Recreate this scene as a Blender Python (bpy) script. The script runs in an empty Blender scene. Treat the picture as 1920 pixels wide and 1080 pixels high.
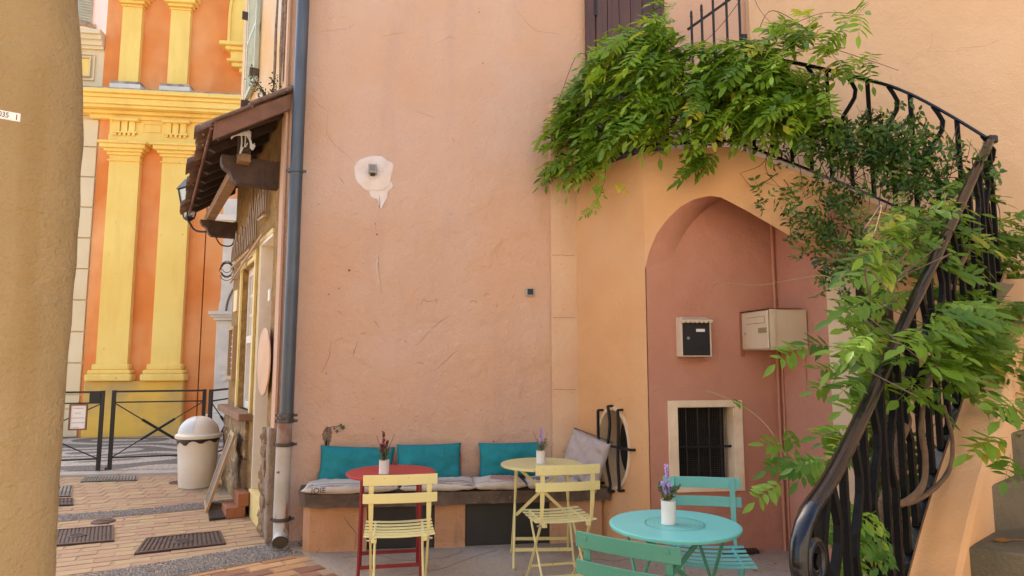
import bpy, bmesh, math, random
from mathutils import Vector, Matrix, noise
random.seed(7)
C = bpy.context.scene.collection
SC = bpy.context.scene
V = Vector
# ------------------------------------------------------------------ camera, world, sun, exposure
YAW, PITCH, FPX = math.radians(8), math.radians(6.2), 1250.0
CAM = V((0, 0, 1.47))
RT = V((math.cos(YAW), -math.sin(YAW), 0)); HF = V((math.sin(YAW), math.cos(YAW), 0)); ZU = V((0, 0, 1))
FW = HF*math.cos(PITCH) + ZU*math.sin(PITCH); UPV = -HF*math.sin(PITCH) + ZU*math.cos(PITCH)
cd = bpy.data.cameras.new('camera'); cam = bpy.data.objects.new('camera', cd); C.objects.link(cam)
cam.matrix_world = Matrix((RT, UPV, -FW)).transposed().to_4x4(); cam.location = CAM
cd.sensor_width = 36; cd.lens = FPX/1920*36; cd.clip_start = .05; cd.clip_end = 500
SC.camera = cam
w = bpy.data.worlds.new('World'); SC.world = w; w.use_nodes = True
nt = w.node_tree; bg = nt.nodes['Background']
sky = nt.nodes.new('ShaderNodeTexSky'); sky.sky_type = 'NISHITA'; sky.sun_disc = False
SUN_EL, SUN_AZ = math.radians(52), math.radians(-26.5)      # azimuth measured from +Y towards +X
sky.sun_elevation = SUN_EL; sky.sun_rotation = SUN_AZ
sky.air_density = 1.0; sky.dust_density = 3.0; sky.ozone_density = .6
nt.links.new(sky.outputs[0], bg.inputs[0]); bg.inputs[1].default_value = .15
sl = bpy.data.lights.new('sun', 'SUN'); sl.energy = 3.6; sl.angle = math.radians(.6); sl.color = (1, .93, .82)
so = bpy.data.objects.new('sun', sl); C.objects.link(so)
sd = V((math.sin(SUN_AZ)*math.cos(SUN_EL), math.cos(SUN_AZ)*math.cos(SUN_EL), math.sin(SUN_EL)))
so.rotation_euler = sd.to_track_quat('Z', 'Y').to_euler(); so.location = sd*30
vs = SC.view_settings
vs.view_transform = 'Standard'; vs.look = 'None'; vs.gamma = 1; vs.use_curve_mapping = False
vs.exposure = 1.68
try:
    pass
except Exception: pass
SC.cycles.max_bounces = 8; SC.cycles.diffuse_bounces = 5; SC.cycles.transparent_max_bounces = 8
SC.cycles.use_denoising = True
# ------------------------------------------------------------------ geometry from the photograph's perspective
def ray(x, y): return FW + RT*(x-960)/FPX + UPV*(540-y)/FPX
def onpl(x, y, P0, N):
    r = ray(x, y); return CAM + r*((V(P0)-CAM).dot(N)/r.dot(N))
def onz(x, y, z=0): return onpl(x, y, (0, 0, z), V((0, 0, 1)))
def ony(x, y, Y): return onpl(x, y, (0, Y, 0), V((0, 1, 0)))
def atd(x, y, d):
    r = ray(x, y); return CAM + r*(d/r.dot(HF))
def proj(p):
    v = V(p)-CAM; d = v.dot(FW); return 960+FPX*v.dot(RT)/d, 540-FPX*v.dot(UPV)/d
def interp(x, pts):
    if x <= pts[0][0]: return pts[0][1]
    for (a, b), (c, d) in zip(pts, pts[1:]):
        if x <= c: return b+(d-b)*(x-a)/(c-a) if c > a else d
    return pts[-1][1]
def catmull(P, n=8):
    P = [V(p) for p in P]; Q = [P[0]*2-P[1]] + P + [P[-1]*2-P[-2]]; out = []
    for i in range(1, len(Q)-2):
        a, b, c, d = Q[i-1:i+3]
        for k in range(n):
            t = k/n
            out.append(.5*((2*b)+(c-a)*t+(2*a-5*b+4*c-d)*t*t+(3*b-a-3*c+d)*t**3))
    return out+[P[-1]]
# ------------------------------------------------------------------ materials
def M(name, col, rough=.8, col2=None, ns=3., bump=0., bs=40., metal=0., spec=.5, speck=None, grain=0., coat=0., big=None, rnd=0., streak=None, detail=6):
    m = bpy.data.materials.new(name); m.use_nodes = True
    t = m.node_tree; b = t.nodes['Principled BSDF']; L = t.links.new
    b.inputs['Roughness'].default_value = rough; b.inputs['Metallic'].default_value = metal
    b.inputs['Specular IOR Level'].default_value = spec
    if coat: b.inputs['Coat Weight'].default_value = coat; b.inputs['Coat Roughness'].default_value = .12
    tc = t.nodes.new('ShaderNodeTexCoord'); co = tc.outputs['Object']
    def noi(scale, det=5., rg=.55, vec=None):
        n = t.nodes.new('ShaderNodeTexNoise'); n.inputs['Scale'].default_value = scale
        n.inputs['Detail'].default_value = det; n.inputs['Roughness'].default_value = rg
        L(vec or co, n.inputs['Vector']); return n.outputs['Fac']
    def ramp(f, a, bb, ca=(0, 0, 0, 1), cb=(1, 1, 1, 1)):
        r = t.nodes.new('ShaderNodeValToRGB'); L(f, r.inputs[0])
        r.color_ramp.elements[0].position = a; r.color_ramp.elements[1].position = bb
        r.color_ramp.elements[0].color = ca; r.color_ramp.elements[1].color = cb; return r.outputs[0]
    def mix(fac, a, bb, mode='MIX'):
        x = t.nodes.new('ShaderNodeMix'); x.data_type = 'RGBA'; x.blend_type = mode
        if isinstance(fac, (int, float)): x.inputs[0].default_value = fac
        else: L(fac, x.inputs[0])
        for s, val in ((6, a), (7, bb)):
            if isinstance(val, tuple): x.inputs[s].default_value = val if len(val) == 4 else (*val, 1)
            else: L(val, x.inputs[s])
        return x.outputs[2]
    c = (*col, 1)
    if col2: c = mix(ramp(noi(ns, detail), .35, .65), c, (*col2, 1))
    if big: c = mix(ramp(noi(big[1], 3), .42, .68), c, (*big[0], 1))
    if streak:
        mp = t.nodes.new('ShaderNodeMapping'); L(co, mp.inputs[0]); mp.inputs['Scale'].default_value = streak[1]
        c = mix(ramp(noi(1., 5, .6, mp.outputs[0]), streak[2], streak[3]), c, (*streak[0], 1))
    if speck: c = mix(ramp(noi(speck[1], 2, .5), speck[2], speck[2]+.04), c, (*speck[0], 1))
    if grain:
        c = mix(grain, c, ramp(noi(bs*2, 3), .3, .7, (.25, .25, .25, 1), (1, 1, 1, 1)), 'MULTIPLY')
    if rnd:
        oi = t.nodes.new('ShaderNodeObjectInfo'); hs = t.nodes.new('ShaderNodeHueSaturation')
        ma = t.nodes.new('ShaderNodeMapRange'); L(oi.outputs['Random'], ma.inputs[0]); ma.inputs[3].default_value = 1-rnd; ma.inputs[4].default_value = 1+rnd
        mb = t.nodes.new('ShaderNodeMath'); mb.operation = 'MULTIPLY_ADD'; L(oi.outputs['Random'], mb.inputs[0]); mb.inputs[1].default_value = .03; mb.inputs[2].default_value = .485
        L(ma.outputs[0], hs.inputs['Value']); L(mb.outputs[0], hs.inputs['Hue'])
        if isinstance(c, tuple): hs.inputs['Color'].default_value = c
        else: L(c, hs.inputs['Color'])
        c = hs.outputs[0]
    if isinstance(c, tuple): b.inputs['Base Color'].default_value = c
    else: L(c, b.inputs['Base Color'])
    if bump:
        ma = t.nodes.new('ShaderNodeMath'); ma.operation = 'MULTIPLY_ADD'; L(noi(bs*.12, 4), ma.inputs[0]); ma.inputs[1].default_value = 3.
        L(noi(bs, 5, .65), ma.inputs[2])
        bp = t.nodes.new('ShaderNodeBump'); bp.inputs['Strength'].default_value = min(1, bump); bp.inputs['Distance'].default_value = .01*max(1, bump)
        L(ma.outputs[0], bp.inputs['Height']); L(bp.outputs[0], b.inputs['Normal'])
    return m
def leafmat(name, col, col2, trans=.35, attr=True, rough=.45):
    m = bpy.data.materials.new(name); m.use_nodes = True
    t = m.node_tree; b = t.nodes['Principled BSDF']; L = t.links.new; out = t.nodes['Material Output']
    b.inputs['Roughness'].default_value = rough; b.inputs['Specular IOR Level'].default_value = .35
    oi = t.nodes.new('ShaderNodeObjectInfo'); at = t.nodes.new('ShaderNodeAttribute'); at.attribute_name = 'tone'
    ad = t.nodes.new('ShaderNodeMath'); ad.operation = 'ADD'; L(oi.outputs['Random'], ad.inputs[0]); L(at.outputs['Fac'], ad.inputs[1])
    fr = t.nodes.new('ShaderNodeMath'); fr.operation = 'FRACT'; L(ad.outputs[0], fr.inputs[0])
    r = t.nodes.new('ShaderNodeValToRGB'); L(fr.outputs[0], r.inputs[0])
    r.color_ramp.elements[0].color = (*col, 1); r.color_ramp.elements[1].color = (*col2, 1); r.color_ramp.elements[1].position = .93
    e = r.color_ramp.elements.new(.975); e.color = (min(1, col2[0]*1.9), col2[1]*1.15, col2[2]*1.5, 1)
    L(r.outputs[0], b.inputs['Base Color'])
    tr = t.nodes.new('ShaderNodeBsdfTranslucent')
    hs = t.nodes.new('ShaderNodeHueSaturation'); hs.inputs['Value'].default_value = 1.5; hs.inputs['Hue'].default_value = .478; L(r.outputs[0], hs.inputs['Color'])
    L(hs.outputs[0], tr.inputs['Color'])
    mx = t.nodes.new('ShaderNodeMixShader'); mx.inputs[0].default_value = trans
    L(b.outputs[0], mx.inputs[1]); L(tr.outputs[0], mx.inputs[2]); L(mx.outputs[0], out.inputs[0])
    return m
PINK = M('pink_plaster', (.60, .415, .31), .9, (.56, .355, .245), .9, .9, 45, big=((.61, .365, .22), .45), streak=((.50, .33, .25), (2.5, 2.5, .5), .52, .8), speck=((.42, .24, .16), 38, .74), detail=8)
OCHRE = M('ochre_plaster', (.66, .37, .165), .9, (.60, .32, .14), 1.3, .4, 70, big=((.64, .40, .22), .7), speck=((.42, .24, .12), 30, .75))
BENCHM = M('stained_bench_plaster', (.52, .29, .15), .9, (.44, .225, .11), 2.2, .7, 50, big=((.56, .33, .20), 1.8), streak=((.30, .16, .09), (5, 5, 1.2), .56, .76), speck=((.2, .11, .07), 45, .70))
CRM2 = M('window_cream', (.86, .72, .52), .8, (.72, .56, .36), 5, .3, 60)
PEACH = M('peach_plaster', (.72, .465, .26), .9, (.67, .42, .225), .8, .5, 70)
ALC = M('terracotta_plaster', (.52, .25, .165), .9, (.45, .20, .125), 1.1, .5, 70)
CREAM = M('cream_trim', (.72, .55, .36), .8, (.66, .48, .30), 3, .3, 60, speck=((.5, .3, .2), 40, .72))
BUTT = M('buttress_plaster', (.66, .46, .29), .9, (.62, .39, .24), 2, .55, 60, speck=((.46, .27, .17), 45, .70))
TAUPE = M('taupe_plaster', (.36, .25, .18), .9, (.31, .21, .15), 2, .3, 60)
TAN = M('tan_plaster', (.40, .275, .125), .9, (.355, .235, .10), 1.5, 1.1, 85, big=((.43, .305, .155), .8), streak=((.33, .21, .08), (6, 6, .5), .55, .75))
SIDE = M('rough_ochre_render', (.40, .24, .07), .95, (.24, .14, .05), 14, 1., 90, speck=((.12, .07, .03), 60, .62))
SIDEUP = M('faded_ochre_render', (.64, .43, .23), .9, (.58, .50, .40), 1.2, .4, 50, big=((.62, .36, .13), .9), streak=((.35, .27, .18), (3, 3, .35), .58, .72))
PATCH = M('fresh_filler', (.74, .67, .62), .85, (.68, .57, .50), 9, .6, 30)
SMEAR = M('thin_smear', (.63, .48, .39), .85, (.60, .42, .31), 14, .6, 30)
FEATH = M('filler_edge', (.62, .46, .36), .85, (.60, .40, .28), 20, .6, 40)
WHITE = M('white_paint', (.78, .74, .66), .55, (.72, .67, .58), 8, .1, 30)
YELPAINT = M('yellow_painted_trim', (.78, .62, .26), .7, (.68, .52, .18), 6, .3, 50)
CHY = M('church_yellow', (.95, .70, .20), .85, (.88, .60, .14), .7, .2, 30, streak=((.80, .50, .12), (2, 2, .35), .5, .8), speck=((.6, .42, .16), 9, .72))
CHYD = M('church_plinth_yellow', (.86, .54, .09), .85, (.76, .44, .07), .9, .25, 30, big=((.52, .36, .14), 1.4))
CHO = M('church_orange', (.80, .28, .065), .9, (.70, .21, .04), .9, .25, 30, big=((.85, .42, .17), .55), streak=((.66, .20, .05), (1.5, 1.5, .5), .5, .75))
CHC = M('church_cream', (.78, .64, .40), .85, (.72, .57, .34), 1, .12, 30)
CHW = M('portal_stone', (.80, .73, .60), .8, (.62, .57, .48), 2, .2, 30)
LEDGE = M('weathered_ledge', (.55, .45, .32), .9, (.20, .17, .14), 6, .4, 40)
FARW = M('far_white_wall', (.92, .90, .86), .9)
DWOOD = M('dark_beam_wood', (.075, .040, .024), .75, (.035, .018, .012), 6, .6, 50, streak=((.12, .07, .04), (40, 3, 3), .6, .75))
MWOOD = M('warm_strut_wood', (.30, .17, .08), .75, (.20, .11, .05), 8, .5, 50)
RAFT = M('rafter_wood', (.045, .025, .018), .8, (.025, .014, .010), 6, .4, 50)
TILE = M('roof_tile', (.22, .125, .085), .9, (.11, .075, .055), 9, .7, 40, speck=((.5, .45, .38), 22, .68), rnd=.25)
FASC = M('verge_mortar', (.24, .115, .075), .9, (.15, .075, .05), 6, .5, 40)
BLK = M('black_ironwork', (.003, .003, .005), .16, (.006, .006, .009), 12, .08, 60, spec=.38, coat=.15)
BLKB = M('black_baluster_paint', (.004, .004, .005), .5, (.006, .006, .006), 12, .2, 60, spec=.10)
BLKM = M('matt_black_steel', (.008, .008, .008), .55, None, 5, .1, 40)
HRB = M('worn_black_paint_handrail', (.004, .004, .005), .16, (.006, .004, .005), 5, .08, 60, spec=.3, coat=.1)
DOORB = M('charcoal_painted_panel', (.018, .018, .018), .6, (.026, .024, .022), 4, .2, 30)
SLAB = M('worn_stone_slab', (.16, .11, .075), .85, (.09, .065, .05), 8, .8, 50, speck=((.35, .3, .24), 60, .7))
CONC = M('terrace_concrete', (.42, .325, .225), .85, (.27, .20, .135), 2.2, .6, 45, big=((.46, .40, .32), 1.1), speck=((.1, .08, .06), 60, .66))
STEP = M('mossy_concrete_step', (.16, .125, .075), .9, (.10, .085, .05), 5, .8, 70, speck=((.21, .165, .10), 120, .66))
BRK = M('lane_brick', (.47, .305, .16), .8, (.40, .262, .145), 2.5, .5, 60, rnd=.055, speck=((.36, .24, .13), 70, .72))
BRKO = M('orange_brick', (.46, .22, .09), .8, (.34, .17, .09), 4, .5, 60, rnd=.40)
JOINT = M('sandy_joint', (.40, .27, .155), .95, (.34, .235, .14), 9, .6, 60)
PEBB = M('pebble', (.26, .22, .18), .7, (.09, .08, .07), 40, .2, 60, speck=((.5, .47, .42), 90, .6))
ASPH = M('street_ground', (.36, .30, .22), .9, (.15, .13, .11), 2, .4, 30)
KERB = M('pale_kerb_stone', (.55, .47, .38), .85, (.48, .40, .31), 4, .3, 40)
RUST = M('rusty_cast_iron', (.115, .065, .045), .65, (.075, .045, .035), 14, .4, 60, metal=.3)
RUSTD = M('dark_recess_iron', (.03, .02, .016), .8)
STONE = M('rubble_stone', (.36, .23, .11), .95, (.20, .14, .085), 5, 1., 40, speck=((.5, .36, .18), 12, .62))
STONEG = M('grey_corner_stone', (.36, .28, .205), .95, (.24, .18, .13), 7, 1.2, 40, speck=((.12, .09, .06), 30, .68))
ZINC = M('blue_grey_downpipe', (.085, .105, .13), .45, (.065, .08, .10), 3, .3, 12, metal=.3, streak=((.13, .14, .15), (14, 14, .8), .55, .75))
PIPEW = M('chipped_white_pipe', (.50, .47, .42), .5, (.42, .38, .32), 5, .3, 30, speck=((.12, .05, .03), 16, .70), streak=((.26, .12, .06), (10, 10, 1.6), .55, .62))
CLAMP = M('clamp_steel', (.10, .09, .085), .5, (.06, .05, .045), 8, .3, 40, metal=.5)
COPPER = M('thin_copper_gutter', (.16, .06, .04), .5, metal=.5)
SHUT = M('pale_green_shutter', (.46, .52, .42), .6, (.38, .44, .36), 6)
DOORW = M('reddish_door_wood', (.105, .042, .030), .5, (.07, .028, .022), 2, .3, 30, streak=((.045, .022, .020), (30, 30, 1.2), .45, .75), rnd=.3)
GLASSD = M('dark_window_glass', (.02, .022, .025), .15)
GLASSL = M('light_window_glass', (.42, .43, .40), .15)
YEL = M('pale_yellow_enamel', (.70, .63, .29), .42, (.66, .59, .26), 5, .05, 40, spec=.5, speck=((.34, .24, .10), 40, .715))
RED = M('red_enamel', (.42, .022, .028), .42, (.36, .02, .026), 5, .15, 40, spec=.45, speck=((.30, .06, .05), 50, .70))
REDD = M('dark_red_enamel', (.20, .010, .016), .45)
TURQ = M('turquoise_enamel', (.13, .44, .41), .40, (.115, .40, .37), 5, .05, 40, spec=.5)
TURT = M('turquoise_tabletop_enamel', (.14, .50, .46), .38, (.13, .47, .43), 4, .03, 40, spec=.5)
TURQSHADE = M('shaded_turquoise_enamel', (.055, .225, .155), .42, (.048, .20, .14), 5, .05, 40, spec=.5)  # the turquoise paint as seen in shade, its darker green put into the colour
TEAL = M('teal_canvas', (.007, .22, .25), .85, (.006, .17, .205), 4, .35, 120)
CANV = M('offwhite_canvas', (.62, .56, .48), .9, (.54, .47, .38), 5, .4, 140)
CANG = M('greyish_linen', (.46, .39, .36), .9, (.40, .33, .30), 5, .4, 120)
ROSE = M('rose_print', (.46, .24, .18), .9)
GRYP = M('taupe_print', (.20, .17, .15), .9)
INK = M('black_print', (.03, .028, .03), .85)
REDP = M('red_piping', (.35, .03, .03), .8)
BINM = M('cream_plastic', (.77, .70, .58), .4, (.72, .64, .52), 4, .05, 20)
BING = M('grey_plastic_flap', (.60, .59, .56), .4)
BAG = M('black_bin_liner', (.015, .015, .015), .3)
PAPER = M('white_paper', (.80, .78, .74), .6)
FRAMEW = M('reddish_notice_frame', (.20, .075, .035), .6)
POT = M('white_tin_pot', (.66, .64, .60), .4)
SOIL = M('dark_potting_soil', (.03, .022, .015), .95)
LAV = M('lavender_bloom', (.33, .22, .55), .8, (.45, .33, .65), 60)
BURG = M('burgundy_bloom', (.16, .012, .03), .8, (.10, .01, .02), 60)
BUD = M('mauve_bud', (.30, .14, .17), .8)
LVG = leafmat('grey_green_leaf', (.07, .12, .06), (.20, .25, .16), .15)
WIS = leafmat('wisteria_leaf', (.055, .14, .008), (.25, .40, .025), .42)
WISD = leafmat('wisteria_leaf_broad', (.045, .12, .008), (.17, .28, .020), .35)
JAS = leafmat('jasmine_leaf', (.016, .048, .008), (.085, .17, .020), .18, rough=.35)
DRY = leafmat('dry_leaf', (.30, .14, .03), (.36, .18, .03), .2)
BARK = M('vine_bark', (.16, .095, .055), .9, (.10, .06, .035), 20, .6, 80)
TWIG = M('dark_twig', (.045, .025, .015), .8)
GTWIG = M('pale_green_tendril', (.28, .26, .08), .7)
MBOXB = M('beige_mailbox_enamel', (.60, .48, .32), .45, (.55, .43, .28), 3, .1, 20)
MBOXK = M('black_mailbox_door', (.010, .008, .010), .6)
MBOXW = M('ivory_mailbox_shell', (.62, .50, .35), .5)
PLATE = M('metal_name_plate', (.30, .28, .15), .35, metal=.3)
STEELM = M('brushed_steel', (.35, .34, .32), .35, metal=.8)
COPD = M('pale_copper_disc', (.62, .38, .24), .45, (.55, .33, .20), 3, .1, 20)
BOARD = M('menu_board_face', (.10, .075, .06), .5, (.16, .12, .09), 12)
BOARDW = M('board_light_wood', (.42, .26, .12), .6)
TCOT = M('terracotta_tread', (.36, .13, .05), .8, (.26, .10, .05), 6, .4, 50)
ROPE = M('white_cord', (.62, .60, .56), .8)
CRK = M('crack_shadow', (.22, .11, .07), .95)
BARE = M('bare_render', (.30, .20, .13), .95, (.14, .10, .07), 30, 1., 80)
RUSTWALL = M('roughened_plaster', (.55, .35, .235), .95, (.48, .28, .18), 16, 1.6, 60)
LMP = M('grey_lamp_housing', (.34, .33, .31), .45)
LENS = M('lamp_lens', (.14, .15, .14), .25)
PLANK = M('brown_plank', (.060, .026, .018), .8, (.04, .02, .014), 8, .4, 40)
ROOFG = M('opposite_house_plaster', (.70, .63, .52), .9, (.64, .56, .45), 1, .3, 40)
MOS = None
# ------------------------------------------------------------------ mesh builder
class MB:
    def __init__(s): s.v, s.f, s.m = [], [], []
    def add(s, vs, fs, mi=0):
        o = len(s.v); s.v += [V(p) for p in vs]; s.f += [tuple(i+o for i in f) for f in fs]; s.m += [mi]*len(fs); return s
    def box(s, c, sz, mi=0, rot=None, taper=1.):
        x, y, z = sz[0]/2, sz[1]/2, sz[2]/2; c = V(c)
        p = [V((i*x*(taper if k > 0 else 1), j*y*(taper if k > 0 else 1), k*z)) for i in (-1, 1) for j in (-1, 1) for k in (-1, 1)]
        if rot is not None: p = [rot @ q for q in p]
        return s.add([c+q for q in p], [(0, 1, 3, 2), (4, 6, 7, 5), (0, 4, 5, 1), (2, 3, 7, 6), (0, 2, 6, 4), (1, 5, 7, 3)], mi)
    def hexa(s, b, t, mi=0):          # bottom ring, top ring
        n = len(b); s.add(list(b)+list(t), [tuple(range(n))[::-1], tuple(range(n, 2*n))]+[(i, (i+1) % n, n+(i+1) % n, n+i) for i in range(n)], mi); return s
    def prism(s, poly, vec, mi=0): return s.hexa(poly, [V(p)+V(vec) for p in poly], mi)
    def tube(s, pts, r, n=6, mi=0, r2=None, cap=True):
        pts = [V(p) for p in pts]; rings = []; prev = None
        for i, p in enumerate(pts):
            t = (pts[min(i+1, len(pts)-1)]-pts[max(i-1, 0)]).normalized()
            a = prev - t*prev.dot(t) if prev is not None else (ZU.cross(t) if abs(t.z) < .9 else V((1, 0, 0)).cross(t))
            if a.length < 1e-6: a = V((1, 0, 0)).cross(t)
            a.normalize(); prev = a; b = t.cross(a)
            rr = r if r2 is None else r+(r2-r)*i/max(1, len(pts)-1)
            if callable(r): rr = r(i/max(1, len(pts)-1))
            rings.append([p+(a*math.cos(2*math.pi*k/n)+b*math.sin(2*math.pi*k/n))*rr for k in range(n)])
        fs = [(i*n+k, i*n+(k+1) % n, (i+1)*n+(k+1) % n, (i+1)*n+k) for i in range(len(pts)-1) for k in range(n)]
        if cap: fs += [tuple(range(n))[::-1], tuple(range((len(pts)-1)*n, len(pts)*n))]
        return s.add([p for r_ in rings for p in r_], fs, mi)
    def sweep(s, pts, prof, side, mi=0, cap=True):      # prof in (side, up) axes
        pts = [V(p) for p in pts]; n = len(prof); vs = []
        for i, p in enumerate(pts):
            t = (pts[min(i+1, len(pts)-1)]-pts[max(i-1, 0)]).normalized()
            sv = side[i] if isinstance(side, list) else side
            sv = (V(sv)-t*V(sv).dot(t)).normalized(); u = sv.cross(t)
            if u.z < 0 and not isinstance(side, list) : pass
            vs += [p+sv*a+u*b for a, b in prof]
        fs = [(i*n+k, i*n+(k+1) % n, (i+1)*n+(k+1) % n, (i+1)*n+k) for i in range(len(pts)-1) for k in range(n)]
        if cap: fs += [tuple(range(n))[::-1], tuple(range((len(pts)-1)*n, len(pts)*n))]
        return s.add(vs, fs, mi)
    def lathe(s, prof, c=(0, 0, 0), n=24, mi=0, ax=None):
        c = V(c); vs = []
        for r, z in prof:
            for k in range(n):
                a = 2*math.pi*k/n; q = V((r*math.cos(a), r*math.sin(a), z))
                vs.append(c+(ax @ q if ax is not None else q))
        m = len(prof)
        fs = [(i*n+k, i*n+(k+1) % n, (i+1)*n+(k+1) % n, (i+1)*n+k) for i in range(m-1) for k in range(n)]
        if prof[0][0] > 1e-5: fs.append(tuple(range(n))[::-1])
        if prof[-1][0] > 1e-5: fs.append(tuple(range((m-1)*n, m*n)))
        return s.add(vs, fs, mi)
    def grid(s, P, mi=0):
        h, w_ = len(P), len(P[0])
        return s.add([p for r_ in P for p in r_], [(i*w_+j, i*w_+j+1, (i+1)*w_+j+1, (i+1)*w_+j) for i in range(h-1) for j in range(w_-1)], mi)
    def mesh(s, name, mats, smooth=False, fixn=True, bevel=0., at=(0, 0, 0)):
        me = bpy.data.meshes.new(name); o = V(at)
        me.from_pydata([tuple(p-o) for p in s.v], [], s.f)
        for m in (mats if isinstance(mats, (list, tuple)) else [mats]): me.materials.append(m)
        for p, i in zip(me.polygons, s.m): p.material_index = i
        if fixn or bevel:
            bm = bmesh.new(); bm.from_mesh(me)
            bmesh.ops.remove_doubles(bm, verts=bm.verts, dist=1e-5)
            if fixn: bmesh.ops.recalc_face_normals(bm, faces=bm.faces)
            if bevel:
                es = [e for e in bm.edges if len(e.link_faces) == 2 and e.calc_face_angle(0) > .6]
                bmesh.ops.bevel(bm, geom=es, offset=bevel, segments=1, affect='EDGES', clamp_overlap=True)
            bm.to_mesh(me); bm.free()
        if smooth:
            for p in me.polygons: p.use_smooth = True
            if smooth != True:
                try: me.set_sharp_from_angle(angle=math.radians(smooth))
                except Exception: pass
        me.update(); return me
def wloc(o):
    p = V((0, 0, 0))
    while o is not None: p += o.location; o = o.parent
    return p
def put(name, me, parent=None, loc=(0, 0, 0), **kw):
    o = bpy.data.objects.new(name, me); C.objects.link(o); o.location = loc
    if parent is not None: o.parent = parent
    for k, v in kw.items(): o[k] = v
    return o
def part(name, mb, mats, parent=None, smooth=False, bevel=0., fixn=True, **kw):      # mesh given in world coordinates
    return put(name, mb.mesh(name, mats, smooth, fixn, bevel, wloc(parent) if parent is not None else (0, 0, 0)), parent, **kw)
def lpart(name, mb, mats, parent=None, smooth=False, bevel=0., fixn=True, **kw):     # mesh given in the parent's own coordinates
    return put(name, mb.mesh(name, mats, smooth, fixn, bevel), parent, **kw)
def solo(name, label, cat, mb, mats, at=None, smooth=False, bevel=0., fixn=True, group=None):
    at = at if at is not None else mb.v[0]
    o = put(name, mb.mesh(name, mats, smooth, fixn, bevel, at), None, at, label=label, category=cat)
    if group: o['group'] = group
    return o
def thing(name, label, cat, loc=(0, 0, 0), rz=0., group=None):
    o = bpy.data.objects.new(name, None); C.objects.link(o); o.location = loc; o.rotation_euler = (0, 0, rz)
    o.empty_display_size = .1; o['label'] = label; o['category'] = cat
    if group: o['group'] = group
    return o
def dup(o, loc=None, rz=None, label=None, parent=None):
    c = o.copy(); C.objects.link(c)
    if parent is not None: c.parent = parent
    for ch in list(o.children): dup(ch, parent=c)
    if loc is not None: c.location = loc
    if rz is not None: c.rotation_euler = (0, 0, rz)
    if label: c['label'] = label
    return c
def textmesh(s, size, mat, ext=.0008, name='lettering', font_shear=0.):
    cu = bpy.data.curves.new(name, 'FONT'); cu.body = s; cu.size = size; cu.extrude = ext; cu.align_x = 'CENTER'; cu.align_y = 'CENTER'; cu.shear = font_shear
    o = bpy.data.objects.new(name, cu); C.objects.link(o)
    dg = bpy.context.evaluated_depsgraph_get(); me = bpy.data.meshes.new_from_object(o.evaluated_get(dg))
    bpy.data.objects.remove(o); me.name = name; me.materials.clear(); me.materials.append(mat); return me
class Frame:
    """wall frame: u along the wall, z up, n outwards"""
    def __init__(s, O, U, N): s.O, s.U, s.N = V(O), V(U).normalized(), V(N).normalized()
    def p(s, u, z, n=0.): return s.O+s.U*u+s.N*n+ZU*z
    def box(s, mb, u0, u1, z0, z1, n0, n1, mi=0):
        b = [s.p(u0, z0, n0), s.p(u1, z0, n0), s.p(u1, z0, n1), s.p(u0, z0, n1)]
        return mb.hexa(b, [q+ZU*(z1-z0) for q in b], mi)
    def px(s, x, y, n=0.):
        q = onpl(x, y, s.O+s.N*n, s.N); return (q-s.O).dot(s.U), q.z
    def rot(s): return Matrix((s.U, ZU, s.N)).transposed()    # local x->U, y->up, z->outwards
def nz(p, sc, amp): return noise.noise(V(p)*sc)*amp
def pix_poly_in(x, y, poly):
    c = False; j = len(poly)-1
    for i in range(len(poly)):
        if (poly[i][1] > y) != (poly[j][1] > y) and x < (poly[j][0]-poly[i][0])*(y-poly[i][1])/(poly[j][1]-poly[i][1])+poly[i][0]: c = not c
        j = i
    return c
# ================================================================== GROUND
KX, KY = -1.15, 5.8
AD = math.radians(21.7)
def sheet(name, poly, z, mat, thick=.004, **kw):
    mb = MB(); mb.hexa([V((x, y, z-thick)) for x, y in poly], [V((x, y, z)) for x, y in poly])
    return part(name, mb, mat, None, **kw)
gm = MB(); gm.box((0, 20, -.10), (300, 300, .1)); part('ground', gm, ASPH, kind='structure')
lane = sheet('lane', [(-9, -6), (-.1, -6), (-.1, 4.3), (-1.0, 5.75), (-2.35, 8.75), (-1.0, 10), (-1, 9.45), (-9, 9.35)], -.004, JOINT, .03, kind='structure')
terr = MB()
TP = [(-.30, -6), (9, -6), (9, 5.9), (-1.05, 5.9), (-1.02, 5.62), (-.86, 5.48), (-.66, 5.12), (-.45, 4.78), (-.28, 4.3)]
terr.hexa([V((x, y, -.03)) for x, y in TP], [V((x, y, .014)) for x, y in TP])
terrace = part('terrace', terr, CONC, kind='structure')
# lane bricks, laid in slightly fanned rows
b2u = [(-3.6, 4.45), (-2.28, 5.13), (-1.75, 5.42), (-1.23, 5.73), (-.9, 5.85)]
b2l = [(-2.9, 4.15), (-1.55, 5.02), (-.87, 5.44), (-.6, 5.6)]
b1u = [(-5.2, 6.6), (-3.41, 7.09), (-2.72, 7.27), (-1.96, 7.62), (-1.6, 7.8)]
b1l = [(-5.2, 6.3), (-3.27, 6.79), (-2.61, 6.98), (-1.86, 7.27), (-1.5, 7.5)]
def line_y(x, L): return interp(x, L)
rb = random.Random(3)
def brick_mesh(lx, ly, i):
    mb = MB(); e = .003*(i % 3)
    mb.hexa([V((-lx, -ly, -.02)), V((lx, -ly, -.02)), V((lx, ly, -.02)), V((-lx, ly, -.02))], [V((-lx+.004, -ly+.004+e*.3, .004)), V((lx-.004, -ly+.004, .004+e*.3)), V((lx-.004, ly-.004, .004)), V((-lx+.004, ly-.004, .004+e*.3))])
    return mb
bmesh_l = [brick_mesh(a, .058, i).mesh('brick', BRK) for i, a in enumerate((.1195, .1195, .1195, .1195))]
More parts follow.
